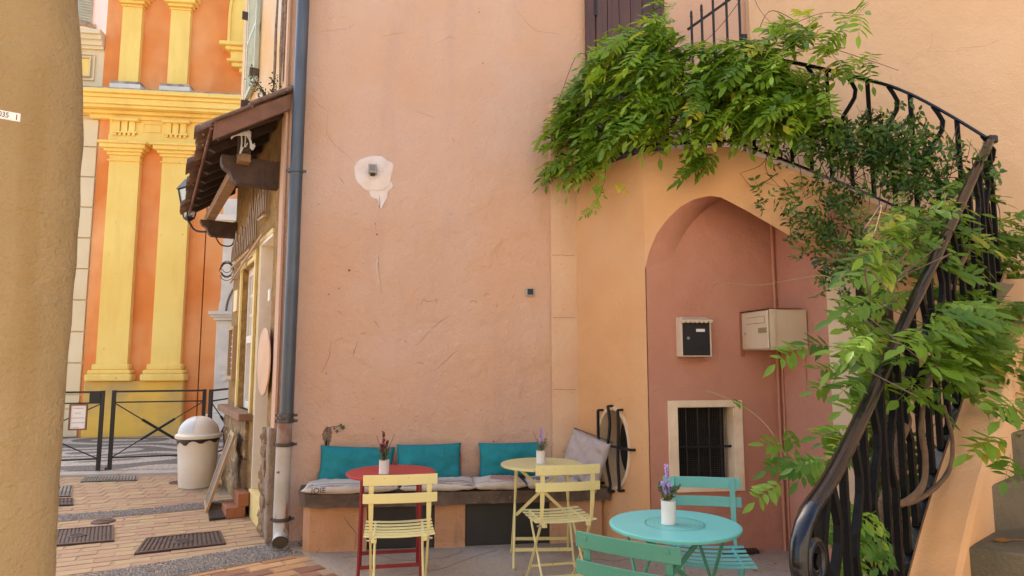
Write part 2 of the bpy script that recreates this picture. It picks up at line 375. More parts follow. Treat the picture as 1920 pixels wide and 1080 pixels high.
bmesh_t = [brick_mesh(.096, .096, i).mesh('brick', BRK) for i in range(2)]
bmesh_o = [brick_mesh(.12, .058, i).mesh('brick', BRKO) for i in range(3)]
cands = []
for row in range(-40, 60):
    for col in range(-40, 30):
        a = math.radians(19); u = col*.244+(.122 if row % 2 else 0)+rb.uniform(-.01, .01); vv = row*.124
        x = -2+u*math.cos(a)-vv*math.sin(a); y = 6+u*math.sin(a)+vv*math.cos(a)
        if x < -5.2 or x > -.9 or y < 3.6: continue
        wallx = KX-(y-KY)*math.tan(AD)
        if y > 5.7 and x > wallx-.02: continue
        if y > line_y(x, b2u)-.02 and y < line_y(x, b1u)+.5 and not (y > line_y(x, b1l)+.05 and y < line_y(x, b1u)-.05):
            cands.append(('l', x, y, a+rb.uniform(-.01, .01)))
for row in range(-2, 15):
    for col in range(0, 30):
        x = -6.6+col*.2+.1*(row % 2); y = 7.75+row*.2+x*math.tan(math.radians(4))
        a = math.radians(4); wallx = KX-(y-KY)*math.tan(AD)
        if x > wallx-.05: continue
        if y > line_y(x, b1u)+.56 and y < 9.3: cands.append(('t', x, y, a))
def lane_o_row():
    for row in range(-14, 14):
        for col in range(-14, 12):
            a = math.radians(30); u = col*.25+(.125 if row % 2 else 0); vv = row*.124
            x = -1.1+u*math.cos(a)-vv*math.sin(a); y = 5.0+u*math.sin(a)+vv*math.cos(a)
            ex = interp(-y, [(-5.6, -1.0), (-5.45, -.86), (-5.12, -.66), (-4.78, -.45), (-4.3, -.28), (-3, -.2)])
            if y < line_y(x, b2l)+.02 and x < ex and y > 3.4 and x > -2.6: cands.append(('o', x, y, a))
lane_o_row()
def inview(x, y):
    if y < 1: return 0
    px, py = proj((x, y, 0)); return 1 if (60 < px < 700 and py < 1120) else 0
vis = [c for c in cands if inview(c[1], c[2])]; vis.sort(key=lambda c: c[1]**2+c[2]**2)
rest = MB(); resto = MB()
for i, (k, x, y, a) in enumerate(vis[:300]):
    me = {'l': bmesh_l, 't': bmesh_t, 'o': bmesh_o}[k]; me = me[i % len(me)]
    o = put('brick', me, lane, (x, y, -.004+rb.uniform(-.0015, .0015))); o.rotation_euler = (rb.uniform(-.004, .004), rb.uniform(-.004, .004), a)
for k, x, y, a in vis[300:]+[c for c in cands if not inview(c[1], c[2])]:
    lx, ly = {'l': (.116, .056), 't': (.096, .096), 'o': (.12, .058)}[k]
    (resto if k == 'o' else rest).box((x, y, -.01), (2*lx, 2*ly, .026), rot=Matrix.Rotation(a, 3, 'Z'))
part('brick_paving', rest, BRK, lane, kind='stuff')
if resto.v: part('brick_edging', resto, BRKO, lane, kind='stuff')
# pebble strips: a mortar bed and thousands of small set stones
def pebble_strip(name, U, L, n, x0, x1, seed, smin, smax):
    r = random.Random(seed); mb = MB()
    xs = [x0+(x1-x0)*i/24 for i in range(25)]
    for a, b in zip(xs, xs[1:]):
        mb.hexa([V((a, line_y(a, L), -.01)), V((b, line_y(b, L), -.01)), V((b, line_y(b, U), -.01)), V((a, line_y(a, U), -.01))], [V((a, line_y(a, L), .005)), V((b, line_y(b, L), .005)), V((b, line_y(b, U), .005)), V((a, line_y(a, U), .005))], 1)
    for _ in range(n):
        x = r.uniform(x0, x1); lo, hi = line_y(x, L), line_y(x, U); y = r.uniform(lo+.01, hi-.01)
        s = r.uniform(smin, smax); a = r.uniform(0, 3.14); ca, sa = math.cos(a), math.sin(a)
        ring = [(s, 0), (s*.4, s*.7), (-s*.6, s*.6), (-s, 0), (-s*.4, -s*.7), (s*.6, -s*.6)]
        b = [V((x+p*ca-q*sa, y+p*sa+q*ca, .004)) for p, q in ring]; tpt = V((x, y, .006+s*.7))
        mb.add(b+[V((x+.4*(q.x-x), y+.4*(q.y-y), .004+s*.6)) for q in b], [(i, (i+1) % 6, 6+(i+1) % 6, 6+i) for i in range(6)]+[tuple(range(6, 12))], 0)
    return part(name, mb, [PEBB, JOINT], None, smooth=True, kind='stuff', label='strip of grey river pebbles set in mortar across the brick lane')
pebble_strip('pebble_strip', b2u, b2l, 5200, -2.7, -.72, 5, .007, .014)
pebble_strip('pebble_strip', b1u, b1l, 4200, -4.2, -1.62, 6, .007, .014)
# kerb and mosaic pavement
kb = MB()
for i in range(12):
    x = -9+i*.8; kb.box((x, 9.56, -.005), (.79, .26, .05))
part('kerb', kb, KERB, kind='structure', bevel=.004)
MOS = bpy.data.materials.new('wavy_pebble_mosaic'); MOS.use_nodes = True
t = MOS.node_tree; b = t.nodes['Principled BSDF']; b.inputs['Roughness'].default_value = .85
tc = t.nodes.new('ShaderNodeTexCoord'); wv = t.nodes.new('ShaderNodeTexNoise'); sw = t.nodes.new('ShaderNodeMath'); sw.operation = 'MULTIPLY'; sw.inputs[1].default_value = 46; sn = t.nodes.new('ShaderNodeMath'); sn.operation = 'SINE'
mp = t.nodes.new('ShaderNodeMapping'); mp.inputs['Scale'].default_value = (.8, 1.0, 1); mp.inputs['Rotation'].default_value = (0, 0, .25)
t.links.new(tc.outputs['Object'], mp.inputs[0]); t.links.new(mp.outputs[0], wv.inputs['Vector'])
wv.inputs['Scale'].default_value = .55; wv.inputs['Detail'].default_value = .6; t.links.new(wv.outputs['Fac'], sw.inputs[0]); t.links.new(sw.outputs[0], sn.inputs[0])
r = t.nodes.new('ShaderNodeValToRGB'); r.color_ramp.elements[0].position = .0; r.color_ramp.elements[1].position = .35
r.color_ramp.elements[0].color = (.24, .215, .18, 1); r.color_ramp.elements[1].color = (.68, .59, .47, 1)
vo = t.nodes.new('ShaderNodeTexVoronoi'); vo.inputs['Scale'].default_value = 28; t.links.new(tc.outputs['Object'], vo.inputs['Vector'])
vr = t.nodes.new('ShaderNodeValToRGB'); vr.color_ramp.elements[0].position = .2; vr.color_ramp.elements[1].position = .6; vr.color_ramp.elements[0].color = (1, 1, 1, 1); vr.color_ramp.elements[1].color = (.5, .48, .45, 1)
t.links.new(vo.outputs['Distance'], vr.inputs[0])
mm = t.nodes.new('ShaderNodeMix'); mm.data_type = 'RGBA'; mm.blend_type = 'MULTIPLY'; mm.inputs[0].default_value = .8
t.links.new(sn.outputs[0], r.inputs[0]); t.links.new(r.outputs[0], mm.inputs[6]); t.links.new(vr.outputs[0], mm.inputs[7]); t.links.new(mm.outputs[2], b.inputs['Base Color'])
bp = t.nodes.new('ShaderNodeBump'); bp.inputs['Distance'].default_value = .01; bp.invert = True; bp.inputs['Strength'].default_value = .6
t.links.new(vo.outputs['Distance'], bp.inputs['Height']); t.links.new(bp.outputs[0], b.inputs['Normal'])
mb = MB(); mb.box((-3, 12.0, .0), (16, 4.6, .05)); part('mosaic_pavement', mb, MOS, kind='structure')
# drain covers
def cover(label, q, slots, hole, grey=False):
    a, b, c, d = [V((x, y, 0)) for x, y in q]; ctr = (a+b+c+d)/4
    th = thing('drain_cover', label, 'drain cover', ctr, 0, 'iron covers set in the brick lane')
    mb = MB()
    def P(u, v, z): return (a*(1-u)+b*u)*(1-v)+(d*(1-u)+c*u)*v+V((0, 0, z))
    mb.hexa([P(0, 0, -.01), P(1, 0, -.01), P(1, 1, -.01), P(0, 1, -.01)], [P(0, 0, .008), P(1, 0, .008), P(1, 1, .008), P(0, 1, .008)])
    part('plate', mb, RUSTD, th)
    mb = MB()
    for i in range(slots):
        u0 = .04+.92*i/slots; u1 = u0+.92/slots*.62
        mb.hexa([P(u0, .06, .008), P(u1, .06, .008), P(u1, .94, .008), P(u0, .94, .008)], [P(u0, .06, .014), P(u1, .06, .014), P(u1, .94, .014), P(u0, .94, .014)])
    for (u0, v0, u1, v1) in ((0, 0, 1, .05), (0, .95, 1, 1), (0, .05, .03, .95), (.97, .05, 1, .95)) + (((0, .47, 1, .53),) if slots > 8 and not hole else ()):
        mb.hexa([P(u0, v0, .008), P(u1, v0, .008), P(u1, v1, .008), P(u0, v1, .008)], [P(u0, v0, .016), P(u1, v0, .016), P(u1, v1, .016), P(u0, v1, .016)])
    part('ribs', mb, ASPH if grey else RUST, th)
    if hole:
        mb = MB(); mb.lathe([(0, .018), (.075, .018), (.08, .012), (.055, .012)], ctr, 20); part('lifting_ring', mb, RUST, th)
        mb = MB(); mb.lathe([(.0, .0185), (.05, .0195), (.0501, .017)], ctr, 20); part('socket', mb, RUSTD, th)
cover('ribbed rusty cover with an oval socket, cut by the tan wall at left', [(-2.96, 5.90), (-2.43, 6.02), (-2.66, 6.57), (-3.18, 6.44)], 17, True)
cover('ribbed rusty cover with an oval socket nearest the downpipe', [(-2.11, 5.60), (-1.50, 5.80), (-1.66, 6.22), (-2.20, 6.06)], 17, True)
cover('long narrow grating in front of the bin beside the kerb', [(-4.03, 8.94), (-3.38, 8.94), (-3.49, 9.24), (-4.12, 9.24)], 16, False, True)
cover('grey slotted square cover by the tan wall, the farther of the pair', [(-4.05, 8.02), (-3.70, 8.02), (-3.98, 8.66), (-4.32, 8.66)], 8, False, True)
cover('small rusty slotted cover by the tan wall, the nearer of the pair', [(-3.80, 7.54), (-3.45, 7.54), (-3.61, 7.88), (-3.96, 7.88)], 9, False)
for (x, y), l in (((-2.83, 6.76), 'small round iron lid just below the far pebble strip'), ((-2.85, 8.75), 'tiny round iron lid in the square tiles near the bin')):
    mb = MB(); mb.lathe([(0, .012), (.09, .012), (.10, .006), (.10, -.01)], (x, y, 0), 20)
    mb.box((x, y, .014), (.12, .02, .004)); solo('valve_lid', l, 'valve lid', mb, RUST, (x, y, 0))
# ================================================================== CHURCH
YC = 13.9
ch = thing('church', 'orange church facade with yellow pilasters, cornice and plinth at the end of the lane', 'church', (-5, YC, 0))
FC = Frame((0, YC, 0), (1, 0, 0), (0, -1, 0))
def fbox(F, name, parent, mat, *bs, bevel=0., **kw):
    mb = MB()
    for b_ in bs: F.box(mb, *b_)
    return part(name, mb, mat, parent, bevel=bevel, **kw)
fbox(FC, 'wall', ch, CHO, (-6.36, -4.26, .02, 6.25, -1, 0), (-4.24, 9.0, .02, 6.25, -1, -.012), (-6.36, 9.0, 6.25, 18, -1, 0))  # unseen right end and top stretched to shade lane and court
fbox(FC, 'plinth', ch, CHYD, (-6.25, -4.47, .02, 1.08, 0, .16), bevel=.02)
for x0, x1 in ((-6.08, -5.52), (-5.10, -4.56)):
    fbox(FC, 'pilaster', ch, CHY, (x0, x1, 1.40, 5.5, 0, .13))
    mb = MB()
    for e, z0, z1 in ((.13, 1.08, 1.21), (.10, 1.21, 1.29), (.05, 1.29, 1.40)): FC.box(mb, x0-e, x1+e, z0, z1, .0, .14+e)
    part('pilaster_base', mb, CHY, ch, bevel=.02)
    mb = MB()
    for e, z0, z1 in ((.03, 5.38, 5.41), (.04, 5.5, 5.56), (.08, 5.56, 5.62), (.14, 5.62, 5.70), (.18, 5.70, 5.75)): FC.box(mb, x0-e, x1+e, z0, z1, 0, .14+e)
    part('capital', mb, CHY, ch, bevel=.01)
mb = MB(); FC.box(mb, -6.14, -2.0, 5.75, 5.93, .0, .10); FC.box(mb, -6.14, -2.0, 5.93, 6.25, 0, .07); part('entablature', mb, CHY, ch)
for x in (-5.84, -4.88, -3.9):
    mb = MB()
    for k in range(3): FC.box(mb, x-.2+k*.14, x-.09+k*.14, 5.99, 6.25, .07, .13)
    FC.box(mb, x-.21, x+.23, 5.96, 5.99, .07, .15); FC.box(mb, x-.25, x+.27, 6.20, 6.25, .07, .20)
    for k in range(5): FC.box(mb, x-.19+k*.085, x-.14+k*.085, 5.91, 5.96, .10, .14)
    part('triglyph', mb, CHY, ch)
for x0, x1 in ((-5.52, -5.18), (-4.56, -4.2)):
    mb = MB()
    FC.box(mb, x0, x1, 6.17, 6.19, .07, .09); FC.box(mb, x0, x1, 6.01, 6.03, .07, .09); FC.box(mb, x0, x0+.02, 6.03, 6.17, .07, .09); FC.box(mb, x1-.02, x1, 6.03, 6.17, .07, .09)
    part('metope_panel', mb, CHY, ch)
mb = MB()
for e, z0, z1 in ((.12, 6.25, 6.33), (.20, 6.33, 6.40), (.34, 6.40, 6.46), (.38, 6.46, 6.58), (.42, 6.58, 6.65), (.48, 6.65, 6.73)): FC.box(mb, -7.6 if e > .15 else -6.5, -2, z0, z1, 0, e)
part('cornice', mb, CHY, ch, bevel=.008)
fbox(FC, 'weathered_ledge', ch, LEDGE, (-7.6, -2, 6.73, 6.755, 0, .47))
for x0, x1 in ((-6.02, -5.65), (-5.10, -4.72)):
    fbox(FC, 'upper_pilaster', ch, CHY, (x0, x1, 6.98, 8.66, 0, .12))
    fbox(FC, 'upper_pilaster_base', ch, CHW, (x0-.1, x1+.1, 6.755, 6.93, .0, .24))
    fbox(FC, 'stained_base_top', ch, LEDGE, (x0-.09, x1+.09, 6.93, 6.985, .0, .23))
    mb = MB()
    for e, z0, z1 in ((.03, 8.60, 8.63), (.05, 8.66, 8.72), (.11, 8.72, 8.80), (.15, 8.80, 8.95)): FC.box(mb, x0-e, x1+e, z0, z1, 0, .13+e)
    part('upper_capital', mb, CHY, ch, bevel=.01)
    fbox(FC, 'upper_pilaster_shaft', ch, CHY, (x0-.02, x1+.02, 8.95, 14, 0, .11))
fbox(FC, 'panel_trim', ch, CHY, (-5.62, -5.13, 8.90, 8.96, 0, .05))
# niche with shell bracket
mb = MB(); cx, r0 = -3.42, .52
prof = [(cx-r0, 7.92), (cx-r0, 8.6)]+[(cx-r0*math.cos(a), 8.6+1.05*math.sin(a)) for a in [i*math.pi/16 for i in range(17)]]+[(cx+r0, 7.92)]
mb.prism([FC.p(x, z, 0) for x, z in prof], FC.N*.05); part('niche_panel', mb, CHY, ch)
mb = MB()
pr_ = [(x, z) for x, z in prof[1:-1]]
for (xa, za), (xb, zb) in zip(prof[:-1], prof[1:]):
    if za < 7.95 and zb < 7.95: continue
    d_ = V((xb-xa, zb-za)).normalized(); nn = V((-d_.y, d_.x))*.05
    mb.hexa([FC.p(xa, za, .05), FC.p(xb, zb, .05), FC.p(xb+nn.x, zb+nn.y, .05), FC.p(xa+nn.x, za+nn.y, .05)], [FC.p(xa, za, .10), FC.p(xb, zb, .10), FC.p(xb+nn.x, zb+nn.y, .10), FC.p(xa+nn.x, za+nn.y, .10)])
part('niche_moulding', mb, CHY, ch)
mb = MB()
for hw, z0, z1, e in ((.66, 7.84, 7.92, .34), (.55, 7.76, 7.84, .28), (.46, 7.58, 7.76, .22), (.52, 7.53, 7.58, .26), (.44, 7.44, 7.53, .2), (.30, 7.34, 7.44, .15), (.16, 7.24, 7.34, .12), (.2, 7.21, 7.24, .13), (.12, 7.12, 7.21, .1), (.05, 7.04, 7.12, .06)): FC.box(mb, cx-hw, cx+hw, z0, z1, 0, e)
part('niche_bracket', mb, CHY, ch, bevel=.015)
# cream block wall left of the pilasters
left = thing('cream_wing', 'cream church wing of large plaster blocks left of the orange facade', 'building', (-7.5, YC, 0))
fbox(FC, 'wall', left, CHC, (-7.8, -6.37, .02, 8.0, -1, -.02))
zc = [.02, .55, .82+.0, 1.42, 2.02, 2.63, 3.24, 3.85, 4.46, 5.07, 5.68, 6.25]
for z0, z1 in zip(zc, zc[1:]):
    for x0, x1 in ((-7.9, -6.375),): fbox(FC, 'block', left, CHC, (x0, x1, z0+.012, z1-.012, -.02, .03), bevel=.008)
mb = MB()
for e, z0, z1 in ((.05, 7.70, 7.76), (.10, 7.76, 7.86), (.16, 7.86, 7.95), (.22, 7.95, 8.04)): FC.box(mb, -7.8, -6.37, z0, z1, -.02, e)
part('cornice', mb, CHC, left)
mb = MB()
for d_, e in ((0, .03), (.07, .05)):
    a0, a1, z0, z1 = -7.6+d_, -6.52-d_, 7.05+d_, 7.6-d_
    FC.box(mb, a0, a1, z1-.02, z1, -.02, e); FC.box(mb, a0, a1, z0, z0+.02, -.02, e); FC.box(mb, a0, a0+.02, z0+.02, z1-.02, -.02, e); FC.box(mb, a1-.02, a1, z0+.02, z1-.02, -.02, e)
part('panel_moulding', mb, CHC, left)
fbox(FC, 'panel', left, CHY, (-7.5, -6.62, 7.15, 7.5, -.02, .01))
# white portal at the right edge
po = thing('portal', 'white stone church portal with arch moulding seen beyond the restaurant window', 'doorway', (-3.6, YC, 0))
mb = MB(); FC.box(mb, -3.90, -3.56, .45, 2.25, -.012, .22); FC.box(mb, -4.0, -3.50, .02, .45, -.012, .32); part('jamb', mb, CHW, po, bevel=.012)
mb = MB(); FC.box(mb, -3.86, -3.60, 1.35, 2.15, .22, .235); FC.box(mb, -3.86, -3.60, .55, .95, .22, .235)
mb.lathe([(.09, .0), (.10, .02), (.07, .025), (0, .012)], FC.p(-3.73, 1.15, .22), 16, ax=Matrix.Rotation(math.pi/2, 3, 'X')); part('jamb_panels', mb, CHW, po)
mb = MB()
for e, z0, z1 in ((.04, 2.25, 2.31), (.08, 2.31, 2.36), (.12, 2.36, 2.42)): FC.box(mb, -3.90-e, -3.2, z0, z1, -.012, .24+e)
part('impost', mb, CHW, po)
for rr, wd, e in ((1.02, .12, .26), (.87, .10, .20), (.74, .10, .14)):
    mb = MB(); c0 = (-2.85, 2.42)
    for i in range(20):
        a, b_ = math.pi*i/20, math.pi*(i+1)/20
        q = [(c0[0]-r_*math.cos(x_), c0[1]+r_*math.sin(x_)) for r_, x_ in ((rr, a), (rr, b_), (rr-wd, b_), (rr-wd, a))]
        mb.prism([FC.p(x, z, -.012) for x, z in q], FC.N*e)
    part('arch_moulding', mb, CHW, po)
fbox(FC, 'spandrel', po, CHW, (-3.88, -2.0, 2.42, 4.15, -.012, .10), (-3.95, -2, 4.15, 4.22, -.012, .25), (-4.0, -2, 4.22, 4.34, -.012, .33), (-3.9, -2, 4.34, 4.7, -.012, .12))
# far white house behind the wing
fh = thing('white_house', 'white house with an open pale shutter above the cream wing', 'house', (-10, 19, 0))
FH_ = Frame((-9.2, 17.9, 0), (.93, .36, 0), (.36, -.93, 0))
fbox(FH_, 'wall', fh, FARW, (0, 6, 0, 20, -1, 0))  # kept this wide, out of view, to block a stripe of sun
u0, z0 = FH_.px(140, 20); u1, z1 = FH_.px(158, 2)
fbox(FH_, 'window', fh, GLASSD, (u0-.5, u0+.05, z0-.3, z0+1.6, 0, .03)); fbox(FH_, 'sill', fh, LEDGE, (u0-.6, u0+.5, z0-.38, z0-.3, 0, .12))
mb = MB(); FH_.box(mb, u0+.07, u0+.40, z0-.28, z0+1.6, .02, .06)
for k in range(24): FH_.box(mb, u0+.1, u0+.37, z0-.25+k*.075, z0-.21+k*.075, .06, .085)
part('shutter', mb, SHUT, fh)
# ================================================================== RESTAURANT HOUSE (side wall receding left of the pink wall)
SD = V((-math.sin(AD), math.cos(AD), 0)); SN = V((-math.cos(AD), -math.sin(AD), 0))
FS = Frame((KX, KY, 0), SD, SN)
rh = thing('restaurant_house', 'old ochre rendered house with tiled awning, white window and rubble stone base', 'house', (KX, KY, 0))
BK = -.45
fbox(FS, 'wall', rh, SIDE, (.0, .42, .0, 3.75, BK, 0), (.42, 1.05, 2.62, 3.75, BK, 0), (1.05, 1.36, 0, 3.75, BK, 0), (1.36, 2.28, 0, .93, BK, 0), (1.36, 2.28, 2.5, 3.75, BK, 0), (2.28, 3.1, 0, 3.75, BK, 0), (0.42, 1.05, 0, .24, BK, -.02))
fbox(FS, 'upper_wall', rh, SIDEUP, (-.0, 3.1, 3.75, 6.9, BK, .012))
fbox(FS, 'corner_strip', rh, PINK, (-.03, .13, .9, 3.76, 0, .018), (-.03, .04, 3.76, 6.9, .012, .03))
# dark weathered timber lines on the upper wall
mb = MB(); rr = random.Random(9)
for u in (.17, .30, .33, .62):
    pts = [FS.p(u+rr.uniform(-.02, .02), 3.95+i*.35, .014) for i in range(14 if u < .5 else 5)]
    mb.tube(pts, lambda s: .010+.012*abs(math.sin(s*17)), 5)
part('weathered_streaks', mb, BARE, rh)
# window
mb = MB()
for a in ((1.28, 1.36, .93, 2.6), (2.28, 2.36, .93, 2.6), (1.36, 2.28, 2.5, 2.6)): FS.box(mb, *a, 0, .02)
part('window_surround', mb, YELPAINT, rh)
wn = fbox(FS, 'window', rh, WHITE, (1.362, 1.44, .95, 2.498, -.25, -.06), (2.20, 2.278, .95, 2.498, -.25, -.06), (1.44, 2.20, 2.41, 2.498, -.25, -.06), (1.44, 2.20, .95, 1.03, -.25, -.06), (1.44, 2.20, 1.66, 1.74, -.22, -.05), (1.79, 1.85, 1.03, 2.41, -.22, -.05))
mb = MB()
for u in (1.56, 1.68, 1.97, 2.09): FS.box(mb, u-.012, u+.012, 1.74, 2.41, -.2, -.07)
for z in (1.97, 2.19): FS.box(mb, 1.44, 1.79, z-.012, z+.012, -.2, -.075); FS.box(mb, 1.85, 2.20, z-.012, z+.012, -.2, -.075)
part('glazing_bars', mb, WHITE, wn)
part('pane', FS.box(MB(), 1.44, 2.20, 1.03, 2.41, -.16, -.15), GLASSL, wn)
mb = MB(); FS.box(mb, 1.2, 2.98, .88, .95, -.01, .13); part('window_sill', mb, M('sill_stone', (.30, .17, .09), .9, (.22, .12, .07), 8, .7, 50), rh, bevel=.008)
# door niche: white far jamb, inner door
fbox(FS, 'door_jamb', rh, WHITE, (1.02, 1.048, .26, 2.60, -.42, .012), (.42, 1.02, 2.59, 2.618, -.42, .01))
dr = fbox(FS, 'door', rh, WHITE, (.46, 1.02, .26, 2.59, -.44, -.40), bevel=.005)
part('door_glass', FS.box(MB(), .56, .92, 1.2, 2.4, -.40, -.395), GLASSD, dr)
mb = MB(); FS.box(mb, .42, 1.05, .24, .262, -.44, .03); FS.box(mb, .42, 1.05, .0, .24, -.02, .015); part('threshold', mb, YELPAINT, rh)
mb = MB(); FS.box(mb, 1.06, 1.40, .0, .10, .05, .22); FS.box(mb, 1.06, 1.4, .1, .22, .02, .12); part('tiled_step', mb, TCOT, rh, bevel=.004)
# yellow edge on the door opening's far side
fbox(FS, 'door_surround', rh, YELPAINT, (1.05, 1.09, .95, 2.66, 0, .016), (.40, 1.05, 2.62, 2.66, 0, .016))
# rubble stones at the base: each its own stone
def stones(parent, u0, u1, z0, z1, su, sz, mat, seed, proud=.05):
    r = random.Random(seed); z = z0
    while z < z1-.02:
        h = min(sz*r.uniform(.7, 1.35), z1-z); u = u0
        while u < u1-.02:
            w_ = min(su*r.uniform(.6, 1.4), u1-u); mb = MB()
            nseg = 3; P = []
            for j in range(nseg+1):
                row = []
                for i in range(nseg+1):
                    e = 1 if 0 < i < nseg and 0 < j < nseg else 0
                    uu = u+.003+(w_-.006)*i/nseg; zz = z+.003+(h-.006)*j/nseg
                    row.append(FS.p(uu+r.uniform(-.006, .006), zz+r.uniform(-.006, .006), (proud*r.uniform(.75, 1.1) if e else proud*r.uniform(.5, .8))))
                P.append(row)
            mb.grid(P)
            ring = P[0]+[P[j][-1] for j in range(1, nseg+1)]+P[-1][::-1][1:]+[P[j][0] for j in range(nseg-1, 0, -1)]
            back = [q-SN*((q-FS.O).dot(SN)+.01) for q in ring]; n = len(ring)
            mb.add(ring+back, [(i, (i+1) % n, n+(i+1) % n, n+i) for i in range(n)])
            part('stone', mb, mat, parent); u += w_
        z += h
stones(rh, .0, .22, .0, .92, .22, .30, STONEG, 4, .05)
stones(rh, .22, .40, .0, .90, .12, .12, STONE, 14, .06)
stones(rh, 1.40, 3.08, .0, .86, .30, .20, STONE, 5, .05)
fbox(FS, 'quoin_face', rh, STONEG, (-.035, .0, 0, .92, -.04, .055), bevel=.01)
# shutter on the upper wall
sh = MB(); FS.box(sh, 1.62, 1.66, 4.5, 6.6, .03, .07); FS.box(sh, 2.24, 2.28, 4.5, 6.6, .03, .07)
for z in (4.5, 5.15, 5.85, 6.56): FS.box(sh, 1.66, 2.24, z, z+.05, .03, .07)
for k in range(44): sh.hexa([FS.p(1.66, 4.56+k*.046, .04), FS.p(2.24, 4.56+k*.046, .04), FS.p(2.24, 4.585+k*.046, .065), FS.p(1.66, 4.585+k*.046, .065)], [FS.p(1.66, 4.566+k*.046, .04), FS.p(2.24, 4.566+k*.046, .04), FS.p(2.24, 4.591+k*.046, .065), FS.p(1.66, 4.591+k*.046, .065)])
shu = part('shutter', sh, SHUT, rh)
mb = MB()
for u, z in ((1.64, 4.55), (1.64, 5.9), (2.26, 4.4), (2.5, 5.6)): FS.box(mb, u-.02, u+.02, z, z+.09, .012, .11)
part('shutter_hinges', mb, RUST, shu, kind='stuff')
# cable down the far edge
mb = MB(); mb.tube([FS.p(2.72, 3.8, .03), FS.p(2.70, 6, .03), FS.p(2.74, 8.8, .03)], .012, 5); part('cable', mb, CHC, rh)
# small fixed things on the side wall
mb = MB(); rot = Matrix((SD, ZU, SN)).transposed()
mb.lathe([(0, .05), (.295, .05), (.30, .045), (.30, .038), (.29, .034), (0, .034)], FS.p(.43, 1.46, 0), 40, ax=rot); mb.tube([FS.p(.47, 1.46, 0), FS.p(.47, 1.46, .035)], .02, 6)
so_ = solo('round_sign', 'round pale copper disc on the rough wall beside the restaurant door', 'sign', mb, COPD, FS.p(.47, 1.46, 0), smooth=40)
mb = MB(); FS.box(mb, .42, .50, 2.0, 2.11, .0, .02); solo('doorbell_plate', 'small white plate above the round copper sign', 'plate', mb, WHITE, FS.p(.45, 2, 0), bevel=.004)
mbx = thing('menu_case', 'narrow dark framed menu case between window and house corner', 'menu case', FS.p(2.7, 1.25, 0))
mb = MB(); FS.box(mb, 2.5, 2.54, 1.25, 1.87, 0, .05); FS.box(mb, 2.9, 2.94, 1.25, 1.87, 0, .05); FS.box(mb, 2.54, 2.9, 1.25, 1.29, 0, .05); FS.box(mb, 2.54, 2.9, 1.83, 1.87, 0, .05); part('frame', mb, BOARDW, mbx)
part('panel', FS.box(MB(), 2.54, 2.9, 1.29, 1.83, 0, .02), BOARD, mbx)
mb = MB(); rr = random.Random(2)
for k in range(7):
    u = 2.58
    while u < 2.84:
        l = rr.uniform(.02, .05); FS.box(mb, u, u+l, 1.76-k*.065, 1.775-k*.065, .02, .022); u += l+.015
part('menu_lines', mb, PAPER, mbx)
mb = MB(); FS.box(mb, 2.55, 2.85, 2.05, 2.3, 0, .02); o_ = solo('wall_plaque', 'small cream plaque above the dark menu case', 'plaque', mb, CHC, FS.p(2.7, 2.05, 0))
# restaurant sign: tall wiry script tubes over two slanted rods
sg = thing('restaurant_sign', 'script sign of bent metal tube above the white window under the awning', 'sign', FS.p(1.6, 2.7, 0))
mb = MB(); rr = random.Random(12); SIGN = M('sign_tube', (.30, .20, .12), .5, metal=.4)
def loopy(u0, u1, zb, h, n):
    pts = []
    for i in range(n*10+1):
        s = i/10; k = int(s); hh = h*(.55+.45*((k*7) % 3)/2)
        pts.append((u0+(u1-u0)*s/n+.035*math.sin(s*2*math.pi), zb+hh*(.5-.5*math.cos(s*2*math.pi))))
    return pts
for args in ((2.95, 1.85, 2.66, .34, 8), (1.75, 1.15, 2.66, .62, 5), (1.1, .62, 2.86, .46, 5)):
    mb.tube([FS.p(u, z, .05) for u, z in loopy(*args)], .009, 5)
part('script_tube', mb, SIGN, sg)
mb = MB(); mb.tube([FS.p(2.98, 2.60, .05), FS.p(1.5, 2.62, .05)], .014, 6); mb.tube([FS.p(2.98, 2.42, .05), FS.p(.72, 2.66, .05)], .014, 6); mb.tube([FS.p(1.0, 2.84, .05), FS.p(.66, 2.82, .05)], .016, 6)
for u in (1.3, 2.4): mb.tube([FS.p(u, 2.52, .05), FS.p(u, 2.46, .11), FS.p(u, 2.40, .10), FS.p(u, 2.40, .05)], .007, 5)
part('rods', mb, M('sign_rod', (.45, .28, .18), .45, metal=.3), sg)
# ---------------- awning
aw = thing('awning', 'small tiled lean-to awning on dark timber brackets over the restaurant front', 'awning', FS.p(1.6, 3.4, 0))
def RP(t, f, dz=0.):                # f 0 at the wall, 1 at the eave
    L = .585-.085*max(0, t)/3.4
    return FS.p(t, 3.72-.36*f+dz, L*f)
mb = MB(); ts = [-.09+3.49*i/10 for i in range(11)]
for a, b_ in zip(ts, ts[1:]): mb.hexa([RP(a, 0, -.03), RP(b_, 0, -.03), RP(b_, 1, -.03), RP(a, 1, -.03)], [RP(a, 0), RP(b_, 0), RP(b_, 1), RP(a, 1)])
part('roof_boards', mb, RAFT, aw)
mb = MB(); mb.hexa([RP(-.10, .0, -.115), RP(-.05, .0, -.115), RP(-.05, 1.0, -.12), RP(-.10, 1.0, -.12)], [RP(-.10, .0, .02), RP(-.05, .0, .02), RP(-.05, 1.0, .02), RP(-.10, 1.0, .02)])
part('verge_board', mb, FASC, aw)
for i in range(9):
    t = .08+i*.39; mb = MB()
    b_ = [RP(t, .02, -.11), RP(t+.06, .02, -.11), RP(t+.06, .90, -.09), RP(t, .90, -.09)]
    mb.hexa(b_, [RP(t, .02, -.031), RP(t+.06, .02, -.031), RP(t+.06, 1.0, -.031), RP(t, 1.0, -.031)]); part('rafter', mb, DWOOD if i < 2 else RAFT, aw)
